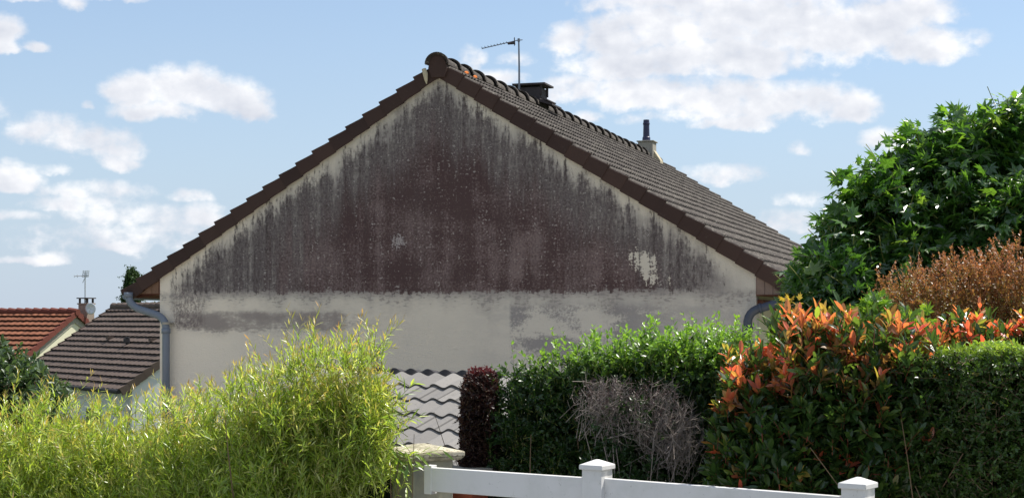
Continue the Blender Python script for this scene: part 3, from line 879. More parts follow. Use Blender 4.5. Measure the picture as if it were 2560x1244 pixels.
# dish
Mz = Matrix.Rotation(yaw3, 3, 'Z')
cp = Vector((Rp[0], Rp[1], -5.5)) + Mz @ Vector((-.30, .85, 0)); ctop = -5.5 + rz3
dish = tag(empty('satellite_dish', tuple(pt(226, 771, cp.y - .45))), 'round grey satellite dish on the side of the small orange roof chimney', 'satellite dish')
V = [(0, .05, 0)]; Fs = []
for i, rr in enumerate((.08, .15, .20)):
    for q in range(20): V.append((rr * math.cos(q * math.pi / 10), .05 - rr * rr * 1.0, rr * math.sin(q * math.pi / 10) * 1.1))
for q in range(20):
    q2 = (q + 1) % 20
    Fs.append((0, 1 + q, 1 + q2))
    for i in range(2): Fs.append((1 + i * 20 + q, 1 + (i + 1) * 20 + q, 1 + (i + 1) * 20 + q2, 1 + i * 20 + q2))
b = MB(); b.add(V, Fs); o = b.build('dish', M['galv'], dish, smooth=True)
so = o.modifiers.new('solid', 'SOLIDIFY'); so.thickness = .012
b = MB(); b.tube([(0, .05, 0), (-.1, .2, -.1), (-.15, .42, -.1)], .02, 6); b.tube([(0, .03, -.2), (0, -.22, -.05)], .012, 6); b.build('arm', M['galv'], dish)
# antenna
ab = pt(213, 748, cp.y)
an2 = tag(empty('tv_aerial', tuple(ab)), 'white grid aerial on the chimney of the orange roofed house at far left', 'aerial')
b = MB(); b.tube([(0, 0, -.3), (0, 0, 1.06)], .028, 8); b.build('mast', M['galv'], an2)
b = MB()
b.tube([(-.42, 0, .90), (.14, 0, .92)], .018, 6); b.tube([(-.30, 0, .96), (-.30, 0, .84)], .012, 5); b.tube([(-.42, 0, .95), (-.42, 0, .85)], .012, 5)
for k in range(4): b.tube([(-.10 + k * .0, 0, .86 + k * .075), (.13, 0, .88 + k * .075)], .014, 6)
for k in range(4): b.tube([(-.12 + k * .08, 0, .86), (-.06 + k * .07, 0, 1.12)], .014, 6)
b.tube([(.0, 0, .86), (-.10, 0, .64)], .014, 6)
b.build('grid', M['galv'], an2)

# ------------------------------------------------------------------ grey tiled shed roof between the willow and the hedge
cs = R(43)
O = pt(1000, 932, 17.0)
shed = tag(empty('garden_shed', (O[0], O[1], -.2), -cs), 'low shed with a pale grey wavy tiled roof in front of the stained wall', 'shed')
oz = O[2] + .2; ps = R(24)
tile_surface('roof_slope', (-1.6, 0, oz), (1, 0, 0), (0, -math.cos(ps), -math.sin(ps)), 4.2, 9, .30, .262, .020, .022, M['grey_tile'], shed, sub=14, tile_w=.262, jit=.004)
# dark upstand along the top: ends of the back row of tiles
xs2 = np.linspace(-1.6, 2.6, 240)
hw_ = .018 * np.sin(xs2 / .262 * 2 * np.pi - 1.2)
low_ = np.stack([xs2, 0 * xs2 + .0, oz - .03 + .0 * hw_], 1); top_ = np.stack([xs2, 0 * xs2 + .05, oz + .035 + hw_], 1)
lowb = low_ + [0, .16, -.06]; topb = top_ + [0, .12, -.02]
V = np.concatenate([low_, top_, topb, lowb]); n = len(xs2); i = np.arange(n - 1)
Fq = np.concatenate([np.stack([k * n + i, k * n + i + 1, (k + 1) * n + i + 1, (k + 1) * n + i], 1) for k in range(3)])
mesh_np('ridge', V, Fq, M['dark'], shed)
dys = 2.7 * math.cos(ps)
b = MB()
b.box((.5, -dys + .35, (oz - 2.7 * math.sin(ps)) / 2 - .02), (3.9, .2, oz - 2.7 * math.sin(ps) - .1)); b.box((.5, .3, oz / 2 - .1), (3.9, .15, oz - .24))
b.build('wall', M['stone'], shed)

# ------------------------------------------------------------------ pillar, white fence, low wall
pc = pt(1056, 1112, 9.95); prot = R(-32)
pil = tag(empty('gate_pillar', (pc[0], pc[1], 0), R(-58)), 'weathered rendered pillar with a lichened cap, between the willow and the white rail', 'pillar')
pw = .285
b = MB(); b.box((0, 0, pc[2] / 2 - .06), (pw, pw, pc[2] - .05)); b.build('shaft', M['stone'], pil, bevel=.008)
b = MB(); h = pw / 2 + .055; tz = pc[2] - .075
b.hexa([(-h + .02, -h + .02, tz - .01), (h - .02, -h + .02, tz - .01), (h - .02, h - .02, tz - .01), (-h + .02, h - .02, tz - .01)],
       [(-h, -h, tz + .012), (h, -h, tz + .012), (h, h, tz + .012), (-h, h, tz + .012)])
b.hexa([(-h, -h, tz + .0125), (h, -h, tz + .0125), (h, h, tz + .0125), (-h, h, tz + .0125)],
       [(-h + .0, -h + .0, tz + .042), (h, -h, tz + .042), (h, h, tz + .042), (-h, h, tz + .042)])
b.add([(-h, -h, tz + .0425), (h, -h, tz + .0425), (h, h, tz + .0425), (-h, h, tz + .0425), (-.03, -.03, tz + .085), (.03, -.03, tz + .085), (.03, .03, tz + .085), (-.03, .03, tz + .085)],
      [(3, 2, 1, 0), (4, 5, 6, 7), (0, 1, 5, 4), (1, 2, 6, 5), (2, 3, 7, 6), (3, 0, 4, 7)])
b.build('cap', M['cap'], pil, bevel=.006)

fa = pt(1065, 1165, 9.68); fb = pt(1493, 1200, 9.0); fc = pt(2145, 1250, 8.0)
fence = tag(empty('white_fence', (fb[0], fb[1], 0), 0), 'white plastic rail fence with pyramid capped posts along the bottom edge', 'fence')
fo = Vector((fb[0], fb[1], 0))
POSTW = .128
ztop_rail = CAMZ + (HZ - 1194) / F * 9.0
def post(p, yaw, ztop, parent):
    Mr = Matrix.Rotation(yaw, 3, 'Z'); q = Vector((p[0], p[1], 0)) - fo
    b = MB(); b.box((q.x, q.y, (ztop - .03) / 2), (POSTW, POSTW, ztop - .03), Mr); po = b.build('post', M['pvc'], parent, bevel=.004)
    b = MB(); hh = POSTW / 2 + .012
    base = [Mr @ Vector(v) + q for v in ((-hh, -hh, ztop - .055), (hh, -hh, ztop - .055), (hh, hh, ztop - .055), (-hh, hh, ztop - .055))]
    mid = [v + Vector((0, 0, .025)) for v in base]
    b.hexa(base, mid)
    mid2 = [v + Vector((0, 0, .0005)) for v in mid]
    top = [q + Vector((0, 0, ztop)) + (Mr @ Vector(v)) for v in ((-.008, -.008, 0), (.008, -.008, 0), (.008, .008, 0), (-.008, .008, 0))]
    b.hexa(mid2, top)
    b.build('cap', M['pvc'], po, bevel=.003)
    return q
def rail(p, q, z, hgt, parent, thick=.045):
    """p, q: fence-local xy"""
    d = (q - p); L = d.length; Mr = Matrix.Rotation(math.atan2(d.y, d.x), 3, 'Z'); c = (p + q) / 2
    b = MB(); b.box((c.x, c.y, z - hgt / 2), (L, thick, hgt), Mr); return b.build('rail', M['pvc'], parent, bevel=.005)
yawf = math.atan2(fb[1] - fa[1], fb[0] - fa[0]); yawg = math.atan2(fc[1] - fb[1], fc[0] - fb[0])
ztp = CAMZ + (HZ - 1147) / F * 9.0
qb = post(fb, yawf, ztp, fence)
fcp = pt(2145, 1193, 8.0)
qc = post(fcp, yawg + R(2), ztp, fence)
qa = Vector((fa[0], fa[1], 0)) - fo
df = (qb - qa).normalized(); dg = (qc - qb).normalized()
nrm = Vector((df.y, -df.x, 0)); nrm = nrm if nrm.y < 0 else -nrm
for (zt, hg) in ((ztop_rail, .145), (ztop_rail - .40, .12)):
    rail(qa, qb - df * (POSTW / 2 - .002), zt, hg, fence)
    rail(qb + dg * (POSTW / 2 - .002), qc - dg * (POSTW / 2 - .002), zt + .004, hg + .02, fence)
    rail(qc + dg * (POSTW / 2 - .002), qc + dg * 2.2, zt, hg, fence)
# end bracket against the pillar
b = MB(); q = qa; b.box((q.x + .028, q.y - .012, ztop_rail - .075), (.055, .06, .175), Matrix.Rotation(yawf, 3, 'Z')); b.build('bracket', M['pvc'], fence, bevel=.003)

lw = tag(empty('low_wall', (pc[0], pc[1], 0), R(-36)), 'low rendered wall with a pale coping behind the left white rail', 'wall')
b = MB(); b.box((.06, .30, .33), (.34, .16, .64)); b.build('masonry', M['brick'], lw)
b = MB(); b.box((.06, .30, .67), (.38, .22, .04)); b.build('coping', M['chimlight'], lw, bevel=.004)

scr = tag(empty('mesh_screen', tuple(pt(900, 1244, 10.3) * [1, 1, 0]), R(-20)), 'dark green mesh screen behind the willow beside the pillar', 'screen')
b = MB()
for k in range(48): b.box((-.7 + k * .0245, 0, .40), (.006, .006, .72))
for k in range(34): b.box((-.12, .0065, .05 + k * .0215), (1.17, .006, .006))
b.build('mesh', M['greenmesh'], scr)
for px_ in (-.72, .46):
    b = MB(); b.box((px_, 0, .41), (.04, .04, .82)); b.build('post', M['greenmesh'], scr)
b = MB(); b.box((-.12, .02, .40), (1.16, .008, .70)); b.build('cloth', M['greenmesh'], scr)


# ------------------------------------------------------------------ foliage
def tmpl(kind):
    if kind == 'lance':
        V = [(0, 0, 0), (.5, .35, .10), (0, .4, 0), (-.5, .35, .10), (.34, .7, .02), (-.34, .7, .02), (0, .72, -.06), (0, 1, -.18)]
        Fc = [(0, 1, 2), (0, 2, 3), (1, 4, 6), (1, 6, 2), (3, 2, 6), (3, 6, 5), (4, 7, 6), (5, 6, 7)]
    elif kind == 'oval':
        V = [(0, 0, 0), (.42, .28, .12), (.5, .58, .10), (.28, .85, .02), (0, 1, -.10), (-.28, .85, .02), (-.5, .58, .10), (-.42, .28, .12), (0, .5, 0)]
        Fc = [(8, i, i + 1) for i in range(0, 7)] + [(8, 7, 0)]
    elif kind == 'small':
        V = [(0, 0, 0), (.5, .5, .08), (0, 1, 0), (-.5, .5, .08)]
        Fc = [(0, 1, 2), (0, 2, 3)]
    elif kind == 'star':
        pts = [(0, 0)]
        lobes = [(-150 + 90, .62), (-8, .88), (90 - 42, .98)]
        V = [(0, .32, 0)]
        ang = [-38, 8, 52, 90, 128, 172, 218]; rad = [.42, .72, .74, .86, .74, .72, .42]
        ring = [(0, .02)]
        res = []
        for i in range(7):
            a = R(ang[i]); 
            res.append((math.cos(a) * rad[i], .32 + math.sin(a) * rad[i] * .86, -.10 * (abs(math.cos(a)) * .6 + .9)))
            if i < 6:
                a2 = R((ang[i] + ang[i + 1]) / 2); res.append((math.cos(a2) * .36, .32 + math.sin(a2) * .35, .015))
        V += [(0.0, .0, 0)] + res
        Fc = [(0, i, i + 1) for i in range(1, len(V) - 1)] + [(0, len(V) - 1, 1)]
    return np.array(V, float), np.array(Fc, int)


def unit(v): return v / np.maximum(np.linalg.norm(v, axis=-1, keepdims=True), 1e-9)


def leaf_mesh(name, kind, P, D, N, L, Wd, mat, parent, rnd, age_lit):
    tv, tf = tmpl(kind)
    D = unit(D); N = unit(N - D * (N * D).sum(-1, keepdims=True)); X = np.cross(D, N)
    n = len(P)
    V = P[:, None] + X[:, None] * (tv[None, :, 0:1] * Wd[:, None, None]) + D[:, None] * (tv[None, :, 1:2] * L[:, None, None]) + N[:, None] * (tv[None, :, 2:3] * Wd[:, None, None] * 1.3)
    Fc = tf[None] + (np.arange(n) * len(tv))[:, None, None]
    m = len(tf)
    return mesh_np(name, V, Fc.reshape(-1, 3), mat, parent, {'rnd': np.repeat(rnd, m), 'age_lit': np.repeat(age_lit, m)})


def stem_mesh(name, A_, Dv, Ln, bend, r0, mat, parent, seg=4, tips=None):
    n = len(A_); ts = np.linspace(0, 1, seg + 1)
    P = A_[:, None] + Dv[:, None] * (Ln[:, None] * ts)[..., None] + bend[:, None] * (ts ** 2)[None, :, None]
    d = unit(Dv); ref = np.where(np.abs(d[:, 2:3]) > .9, [[1., 0, 0]], [[0., 0, 1]])
    a = unit(np.cross(d, ref)); b_ = np.cross(d, a)
    rad = (r0 if hasattr(r0, '__len__') else np.full(n, r0))[:, None] * (1 - .7 * ts)[None]
    ring = []
    for q in range(3):
        an = q * 2 * math.pi / 3
        ring.append(P + (a * math.cos(an) + b_ * math.sin(an))[:, None] * rad[..., None])
    V = np.stack(ring, 2)      # n, seg+1, 3, 3
    base = (np.arange(n) * (seg + 1) * 3)[:, None, None]
    i = np.arange(seg)[None, :, None] * 3; q = np.arange(3)[None, None, :]; q2 = (q + 1) % 3
    Fq = np.stack([base + i + q, base + i + q2, base + i + 3 + q2, base + i + 3 + q], -1).reshape(-1, 4)
    return mesh_np(name, V, Fq, mat, parent, {'rnd': np.repeat(rng.random(n), seg * 3)})


_fr = np.random.default_rng(3); _fd = unit(_fr.normal(size=(7, 3))); _fp = _fr.random(7) * 6.28; _fw = _fr.uniform(.7, 1.5, 7)


def lump(P, lam):
    """smooth 0..1 unevenness in space with wavelength about lam"""
    v = np.sin(P @ (_fd * (6.28 / lam * _fw)[:, None]).T + _fp).sum(-1) / 3.2
    return np.clip(.5 + .5 * v, 0, 1)


def sample_surface(ells, n, depth=.45, gap=0.0, lam=.5):
    """ells: (centre, radii, norm order, yaw). Points in the outer layer of the union and outward normals."""
    area = np.array([(e[1][0] * e[1][1] + e[1][0] * e[1][2] + e[1][1] * e[1][2]) for e in ells]); area = area / area.sum()
    Ps, Ns, Ds = [], [], []
    need = n
    while need > 0:
        k = rng.choice(len(ells), size=need * 2, p=area)
        d = unit(rng.normal(size=(len(k), 3)))
        c = np.array([ells[i][0] for i in k]); r = np.array([ells[i][1] for i in k]); m = np.array([ells[i][2] for i in k])[:, None]
        yw = np.array([ells[i][3] for i in k])
        dn = d / (np.sum(np.abs(d) ** m, axis=1, keepdims=True) ** (1 / m))
        f = 1 - depth * rng.random((len(k), 1)) ** 1.6
        if gap: f = f * (1 - gap * lump(c + dn * r, lam)[:, None])
        loc = dn * r * f
        nn = unit(np.sign(dn) * np.abs(dn) ** (m - 1) / r)
        cs_, sn_ = np.cos(yw), np.sin(yw)
        rot = lambda v: np.stack([v[:, 0] * cs_ - v[:, 1] * sn_, v[:, 0] * sn_ + v[:, 1] * cs_, v[:, 2]], 1)
        P = c + rot(loc); Nn = rot(nn)
        keep = P[:, 2] > gh(P[:, 0], P[:, 1]) + .04
        for j, e in enumerate(ells):
            q = P - np.array(e[0]); cj, sj = math.cos(e[3]), math.sin(e[3])
            ql = np.stack([q[:, 0] * cj + q[:, 1] * sj, -q[:, 0] * sj + q[:, 1] * cj, q[:, 2]], 1) / np.array(e[1])
            val = np.sum(np.abs(ql) ** e[2], axis=1) ** (1 / e[2])
            keep &= (val > 1 - depth - .12 - gap) | (k == j)
        Ps.append(P[keep]); Ns.append(Nn[keep]); need -= keep.sum()
    return np.concatenate(Ps)[:n], np.concatenate(Ns)[:n]


def foliage(parent, ells, nsh, slen, nl, lsize, lwid, kind, mat, stem, up=.4, jit=.35, spread=55, depth=.45, youngf=0.0, petiole=0.0, droop=0.0,
            stemr=.0025, extra=None, name='foliage', wild=0.0, age_lit_fn=None, opp=False, seg=3, gap=.06, lam=.4, szv=.65):
    Pt, Nn = sample_surface(ells, nsh, depth, gap, lam)
    if extra is not None: Pt = np.concatenate([Pt, extra[0]]); Nn = np.concatenate([Nn, extra[1]])
    n = len(Pt)
    up_ = np.array([0, 0, 1.0])
    D = unit(Nn * (1 - up) + up_ * up + rng.normal(size=(n, 3)) * jit)
    Ln = slen * rng.uniform(.6, 1.35, n)
    if extra is not None and len(extra) > 2: Ln[-len(extra[0]):] = extra[2]
    bend = rng.normal(size=(n, 3)) * (Ln * .12)[:, None] - up_ * (Ln * droop)[:, None]
    root = Pt - D * Ln[:, None]
    if extra is not None: root[-len(extra[0]):] = extra[0]
    ts = (np.arange(nl) + .6) / nl
    ts = .12 + .88 * ts
    ref = np.where(np.abs(D[:, 2:3]) > .9, [[1., 0, 0]], [[0., 0, 1]])
    a = unit(np.cross(D, ref)); b_ = np.cross(D, a)
    ph = rng.random(n) * 6.28
    ga = np.arange(nl) * (2.4 if not opp else 1.571) + ((np.arange(nl) % 2) * math.pi if opp else 0)
    if opp: ga = (np.arange(nl) // 2) * 1.571 + (np.arange(nl) % 2) * math.pi; ts = .15 + .85 * ((np.arange(nl) // 2) + .7) / ((nl + 1) // 2)
    an = ph[:, None] + ga[None] + rng.normal(size=(n, nl)) * .3
    rad = a[:, None] * np.cos(an)[..., None] + b_[:, None] * np.sin(an)[..., None]
    base = root[:, None] + D[:, None] * (Ln[:, None] * ts)[..., None] + bend[:, None] * (ts ** 2)[None, :, None]
    th = np.radians(spread * (1.15 - .55 * ts))[None, :, None] * rng.uniform(.7, 1.3, (n, nl, 1))
    LD = unit(D[:, None] * np.cos(th) + rad * np.sin(th) + rng.normal(size=(n, nl, 3)) * .18 + (-up_) * droop)
    LN = D[:, None] * 1.0 + up_ * .35 + rng.normal(size=(n, nl, 3)) * .28
    base = base + LD * petiole
    sz = lsize * rng.uniform(szv, 1.25, (n, nl)) * (1 - .25 * ts[None] ** 4)
    sh = rng.random((n, 1))
    rn = np.clip(.6 * rng.random((n, nl)) + .4 * sh, 0, 1)
    age_lit = np.zeros((n, nl))
    if age_lit_fn is not None: age_lit = age_lit_fn(root, D, Ln, ts, base, Pt)
    elif youngf > 0: age_lit = np.clip((ts[None] - (1 - youngf)) / youngf, 0, 1) * np.clip((base[..., 2] - base[..., 2].min()) / (np.ptp(base[..., 2]) + 1e-6) * 1.6 - .45, 0, 1)
    keep = base[..., 2] > gh(base[..., 0], base[..., 1]) + .02
    f = keep.ravel()
    org = np.array(parent.location)
    leaf_mesh(name, kind, (base.reshape(-1, 3) - org)[f], LD.reshape(-1, 3)[f], LN.reshape(-1, 3)[f], sz.ravel()[f], (sz * lwid).ravel()[f] , mat, parent, rn.ravel()[f], age_lit.ravel()[f])
    if stem is not None:
        stem_mesh({'foliage': 'stems', 'tall_shoots': 'shoot_stems'}.get(name, 'twigs'), root - org, D, Ln, bend, stemr, stem, parent, seg)
    return root, D, Ln


def limbs(parent, base, tips, r, mat, name='trunk', seg=8):
    """forking limbs from one base to many tips"""
    b = MB(); org = Vector(parent.location); base = Vector(base) - org
    for t in tips:
        t = Vector(t) - org; m_ = base.lerp(t, .45) + Vector((random.uniform(-.1, .1), random.uniform(-.1, .1), random.uniform(-.02, .15))) * (t - base).length * .5
        pts = arc(base + Vector((random.uniform(-r, r) * .5, random.uniform(-r, r) * .5, 0)), m_, t, 6)
        b.tube(pts, [r * (1 - .8 * i / 6) for i in range(7)], seg)
    return b.build(name, mat, parent, smooth=True)


def W(x, y, Y, rx, ry, rz, m=2.0, yaw=0.0):
    return (tuple(pt(x, y, Y)), (rx, ry, rz), m, yaw)


def bushroot(name, x, Y, label, cat, group=None):
    X = (x - 1280) / F * Y
    return tag(empty(name, (X, Y, float(gh(np.array(X), np.array(float(Y)))))), label, cat, group)


def stalks(parent, x0, x1, Y, n, z, r, mat, lean=.2):
    X0, X1 = (x0 - 1280) / F * Y, (x1 - 1280) / F * Y
    base = np.stack([rng.uniform(X0, X1, n), Y + rng.uniform(-.15, .25, n), np.zeros(n)], 1)
    base[:, 2] = gh(base[:, 0], base[:, 1])
    D = unit(np.stack([rng.normal(0, lean, n), rng.normal(0, lean, n), np.ones(n)], 1))
    return stem_mesh('stalks', base - np.array(parent.location), D, rng.uniform(.7, 1.0, n) * z, rng.normal(size=(n, 3)) * .06, np.full(n, r), mat, parent, 5)


def topshoots(ells, n, ln, lean=.25, frac=.9, minup=.45):
    P, N_ = sample_surface(ells, n * 5, .12)
    k = N_[:, 2] > minup
    P, N_ = P[k][:n], N_[k][:n]
    D = unit(N_ * .3 + [0, 0, 1.0] + rng.normal(size=P.shape) * lean)
    L = ln * rng.uniform(.4, 1.2, len(P))
    return (P - D * .05, D, L)


# --- willow: tall clump and low row
def both(a, b): return tuple(np.concatenate([p, q]) for p, q in zip(a, b))


def willow(root, ells, n, ex):
    return foliage(root, ells, n, .30, 18, .064, .15, 'lance', M['willow'], M['greenstem'], up=.70, jit=.34, spread=46, depth=.42, youngf=.35, stemr=.0024, extra=ex, droop=.04, seg=3, gap=.34, lam=.26)
wl = bushroot('willow_shrub', 760, 9.9, 'tall feathery yellow-green willow clump left of the pillar', 'shrub')
e = [W(640, 1130, 10.0, .30, .36, .42, 2.4), W(735, 1090, 9.9, .30, .36, .43, 2.4), W(830, 1055, 9.8, .30, .36, .43, 2.4), W(915, 1035, 9.7, .22, .32, .37, 2.3), W(700, 1290, 9.8, .46, .42, .7, 3), W(565, 1175, 10.1, .30, .36, .40, 2.2)]
willow(wl, e, 4000, both(topshoots(e, 170, .25, .36), topshoots(e, 60, .36, .24, minup=.6)))
stalks(wl, 600, 900, 9.9, 26, 1.2, .009, M['twig'])
wl2 = bushroot('willow_shrub', 240, 10.9, 'low yellow-green willow row filling the bottom left corner', 'shrub')
e = [W(-60, 1200, 11.3, .75, .5, .52, 2.4), W(140, 1205, 11.1, .6, .5, .54, 2.4), W(330, 1200, 10.8, .6, .5, .52, 2.4), W(470, 1180, 10.4, .38, .45, .50, 2.4), W(200, 1330, 10.9, 1.3, .6, .75, 3)]
willow(wl2, e, 5400, both(topshoots(e, 200, .20, .34), topshoots(e, 60, .32, .2, minup=.6)))
stalks(wl2, 0, 520, 10.9, 30, .8, .009, M['twig'])
# a few low sprays that hang across the pillar
sp = bushroot('willow_sprout', 1000, 9.45, 'thin willow sprout leaning in front of the weathered pillar', 'sprout')
P0 = np.array([pt(985, 1150, 9.6), pt(960, 1120, 9.6), pt(985, 1244, 9.5), pt(960, 1180, 9.6), pt(1000, 1150, 9.6), pt(990, 1060, 9.6), pt(985, 1010, 9.7)])
P1 = np.array([pt(1110, 1112, 9.5), pt(1060, 1130, 9.5), pt(1040, 1150, 9.4), pt(1040, 1142, 9.5), pt(1022, 1235, 9.5), pt(1050, 1035, 9.6), pt(1035, 950, 9.7)])
Dm = P1 - P0; Lm = np.linalg.norm(Dm, axis=1)
def spray(parent, P0, Dm, Lm, nl, ls, lw_, mat, stem, kind='lance', r=.003):
    n = len(P0); D = unit(Dm); ts = (np.arange(nl) + .7) / nl
    a = unit(np.cross(D, [[0, 0, 1.]])); b_ = np.cross(D, a); an = rng.random(n)[:, None] * 6 + np.arange(nl)[None] * 2.4
    rad = a[:, None] * np.cos(an)[..., None] + b_[:, None] * np.sin(an)[..., None]
    bend = np.stack([0 * Lm, 0 * Lm, -.08 * Lm], 1)
    base = P0[:, None] + D[:, None] * (Lm[:, None] * ts)[..., None] + bend[:, None] * (ts ** 2)[None, :, None]
    LD = unit(D[:, None] * .7 + rad * .6 + [0, 0, -.25]); LN = rng.normal(size=base.shape) * .3 + [0, -.2, 1]
    org = np.array(parent.location); k = n * nl
    leaf_mesh('foliage', kind, (base - org).reshape(-1, 3), LD.reshape(-1, 3), LN.reshape(-1, 3), ls * rng.uniform(.6, 1.2, k), lw_ * ls * rng.uniform(.8, 1.2, k), mat, parent, rng.random(k) * .8, np.zeros(k))
    stem_mesh('stems', P0 - org, D, Lm, bend, np.full(n, r), stem, parent, 5)
spray(sp, P0, Dm, Lm, 9, .095, .2, M['willow'], M['greenstem'])
stem_mesh('stalks', np.array([[.05, .1, 0.], [.0, .1, 0.], [-.05, .1, 0]]), np.array([[.03, 0, 1.], [-.03, 0, 1.], [-.02, 0, 1.]]), np.array([.95, 1.0, .8]), np.zeros((3, 3)), np.full(3, .006), M['twig'], sp, 4)

YF = R(-36)
# --- purple clipped column
pu = bushroot('purple_shrub', 1200, 10.5, 'clipped dark purple shrub right of the grey shed roof', 'shrub')
e = [W(1200, 1200, 10.45, .135, .30, .74, 6, 0)]
foliage(pu, e, 6500, .06, 12, .021, .66, 'small', M['purple'], M['twig'], up=.3, jit=.5, depth=.4, youngf=.7, stemr=.0014,
        age_lit_fn=lambda root, D, Ln, ts, base, Pt: np.clip((base[..., 2] - 1.27) / .08, 0, 1))
stalks(pu, 1170, 1240, 10.5, 10, 1.1, .006, M['twig'])

# --- privet hedge
pv = bushroot('green_hedge', 1520, 10.2, 'tall glossy green hedge with bright leafy shoots along its top', 'hedge')
e = [W(1345, 1172, 10.35, .30, .38, .66, 3, YF), W(1490, 1162, 10.1, .38, .38, .73, 3.5, YF), W(1670, 1150, 9.9, .42, .38, .765, 4, YF), W(1800, 1150, 9.8, .30, .38, .76, 4, YF)]
ex = topshoots(e, 330, .20, .28)
foliage(pv, e, 9000, .13, 12, .039, .48, 'oval', M['privet'], M['greenstem'], up=.42, jit=.4, depth=.42, stemr=.002, extra=ex, opp=True, gap=.10, lam=.3,
        age_lit_fn=lambda root, D, Ln, ts, base, Pt: np.clip((base[..., 2] - 1.28 + rng.normal(0, .05, base.shape[:2])) / .16, 0, 1) * np.clip((ts[None] - .2) / .4, 0, 1))
stalks(pv, 1300, 1800, 10.1, 30, 1.2, .008, M['twig'], .15)

# --- dead grey shrub
de = bushroot('dead_shrub', 1590, 9.45, 'bare grey brown twiggy dead shrub in front of the green hedge', 'shrub')
def deadshrub(parent, ells, n):
    org = np.array(parent.location)
    Pt, Nn = sample_surface(ells, n, .7)
    D = unit(Nn * .45 + [0, -.15, .75] + rng.normal(size=(n, 3)) * .38); L = rng.uniform(.12, .30, n)
    root = Pt - D * L[:, None]; bd = rng.normal(size=(n, 3)) * .03
    A_ = [root]; D_ = [D]; L_ = [L]; B_ = [bd]; R_ = [np.full(n, .0021)]
    for q in range(7):
        t = rng.uniform(.3, 1., n)[:, None]
        p2 = root + D * L[:, None] * t + bd * t * t
        A_.append(p2); D_.append(unit(D * .7 + rng.normal(0, .6, (n, 3)) + [0, 0, .2])); L_.append(rng.uniform(.03, .10, n)); B_.append(rng.normal(0, .012, (n, 3))); R_.append(np.full(n, .0014))
    stem_mesh('twigs', np.concatenate(A_) - org, np.concatenate(D_), np.concatenate(L_), np.concatenate(B_), np.concatenate(R_), M['deadtwig'], parent, 3)
    m = 16; base = np.stack([rng.uniform(-.1, .1, m), rng.uniform(-.05, .1, m), np.zeros(m)], 1)
    T = np.stack([rng.uniform(-.32, .32, m), rng.uniform(-.12, .1, m), rng.uniform(.75, 1.2, m)], 1)
    stem_mesh('stalks', base, unit(T - base), np.linalg.norm(T - base, axis=1), rng.normal(size=(m, 3)) * .06, np.full(m, .007), M['deadtwig'], parent, 5)
deadshrub(de, [W(1515, 1000, 9.5, .18, .18, .15, 2), W(1620, 1040, 9.45, .26, .18, .24, 2), W(1700, 1080, 9.4, .16, .16, .2, 2)], 400)
e = [W(1590, 1060, 9.5, .32, .16, .22, 2), W(1560, 1180, 9.5, .3, .2, .25, 2)]
foliage(de, e, 420, .12, 8, .032, .5, 'oval', M['privet'], None, up=.3, jit=.5, depth=.6, name='leaf')

M['withered'] = leaf_mat('withered_leaf', [(0, (.07, .045, .045)), (.6, (.13, .09, .085)), (1, (.24, .19, .17))], .2, .3, tcol=(.5, .35, .3))
foliage(de, [W(1505, 985, 9.5, .17, .16, .12, 2), W(1610, 1030, 9.45, .27, .17, .22, 2)], 420, .09, 8, .015, .45, 'small', M['withered'], None, up=.5, jit=.5, depth=.6, name='withered_leaf')
# --- photinia with red young shoots
def photinia(parent, ells, n, ex, zred):
    def ag(root, D, Ln, ts, base, Pt):
        k = np.clip((Pt[:, 2] - zred + np.clip(-(Pt[:, 0] - 1.75) * .5, 0, .24)) / .12 + rng.normal(0, .35, len(Pt)), 0, 1)[:, None]
        k = k * (rng.random(len(Pt)) < .58)[:, None]
        k2 = (rng.random(len(Pt)) < .06)[:, None] * .9
        return np.clip(np.maximum(k, k2) * np.clip((ts[None] - .25) / .35, 0, 1), 0, 1)
    foliage(parent, ells, n, .15, 9, .092, .36, 'oval', M['photinia'], M['redstem'], up=.5, jit=.30, spread=46, depth=.5, stemr=.003, extra=ex, age_lit_fn=ag, gap=.2, lam=.4)
ph = bushroot('photinia_shrub', 2040, 9.0, 'photinia bush with red young leaves behind the right fence rail, in front of the downpipe', 'shrub')
e = [W(1880, 1150, 9.1, .27, .36, .56, 2.8), W(2030, 1068, 9.0, .32, .38, .60, 2.8), W(2180, 1080, 8.9, .34, .38, .60, 2.8), W(2290, 1110, 8.9, .28, .38, .58, 2.8), W(2040, 1290, 9.0, .66, .40, .62, 3.4)]
photinia(ph, e, 3100, topshoots(e, 150, .18, .2, minup=.55), 1.33)
stalks(ph, 1900, 2200, 9.1, 16, 1.1, .01, M['twig'], .2)
ph2 = bushroot('photinia_shrub', 2480, 9.9, 'photinia with red leaf tips showing over the clipped hedge at the right edge', 'shrub')
e = [W(2400, 1000, 9.9, .30, .30, .47, 3.2), W(2480, 1000, 9.9, .30, .30, .47, 3.2), W(2590, 1000, 9.8, .30, .30, .47, 3.2)]
photinia(ph2, e, 1200, topshoots(e, 40, .15, .12, minup=.7), 1.30)
stalks(ph2, 2400, 2560, 9.9, 8, 1.1, .01, M['twig'], .2)

# --- clipped hedge on the right
th = bushroot('clipped_hedge', 2420, 8.5, 'square clipped green hedge at the right edge below the red photinia tips', 'hedge')
e = [W(2390, 1195, 8.75, .46, .30, .755, 6, R(-30)), W(2620, 1212, 8.45, .50, .30, .775, 6, R(-20))]
foliage(th, e, 10500, .10, 11, .031, .46, 'oval', M['trimmed'], M['twig'], up=.22, jit=.5, depth=.38, youngf=.55, stemr=.0022,
        age_lit_fn=lambda root, D, Ln, ts, base, Pt: np.clip((base[..., 2] - 1.43) / .06, 0, 1))  # sunlit top band put into the leaf colour by height
stalks(th, 2260, 2600, 8.75, 40, 1.3, .006, M['twig'], .35)

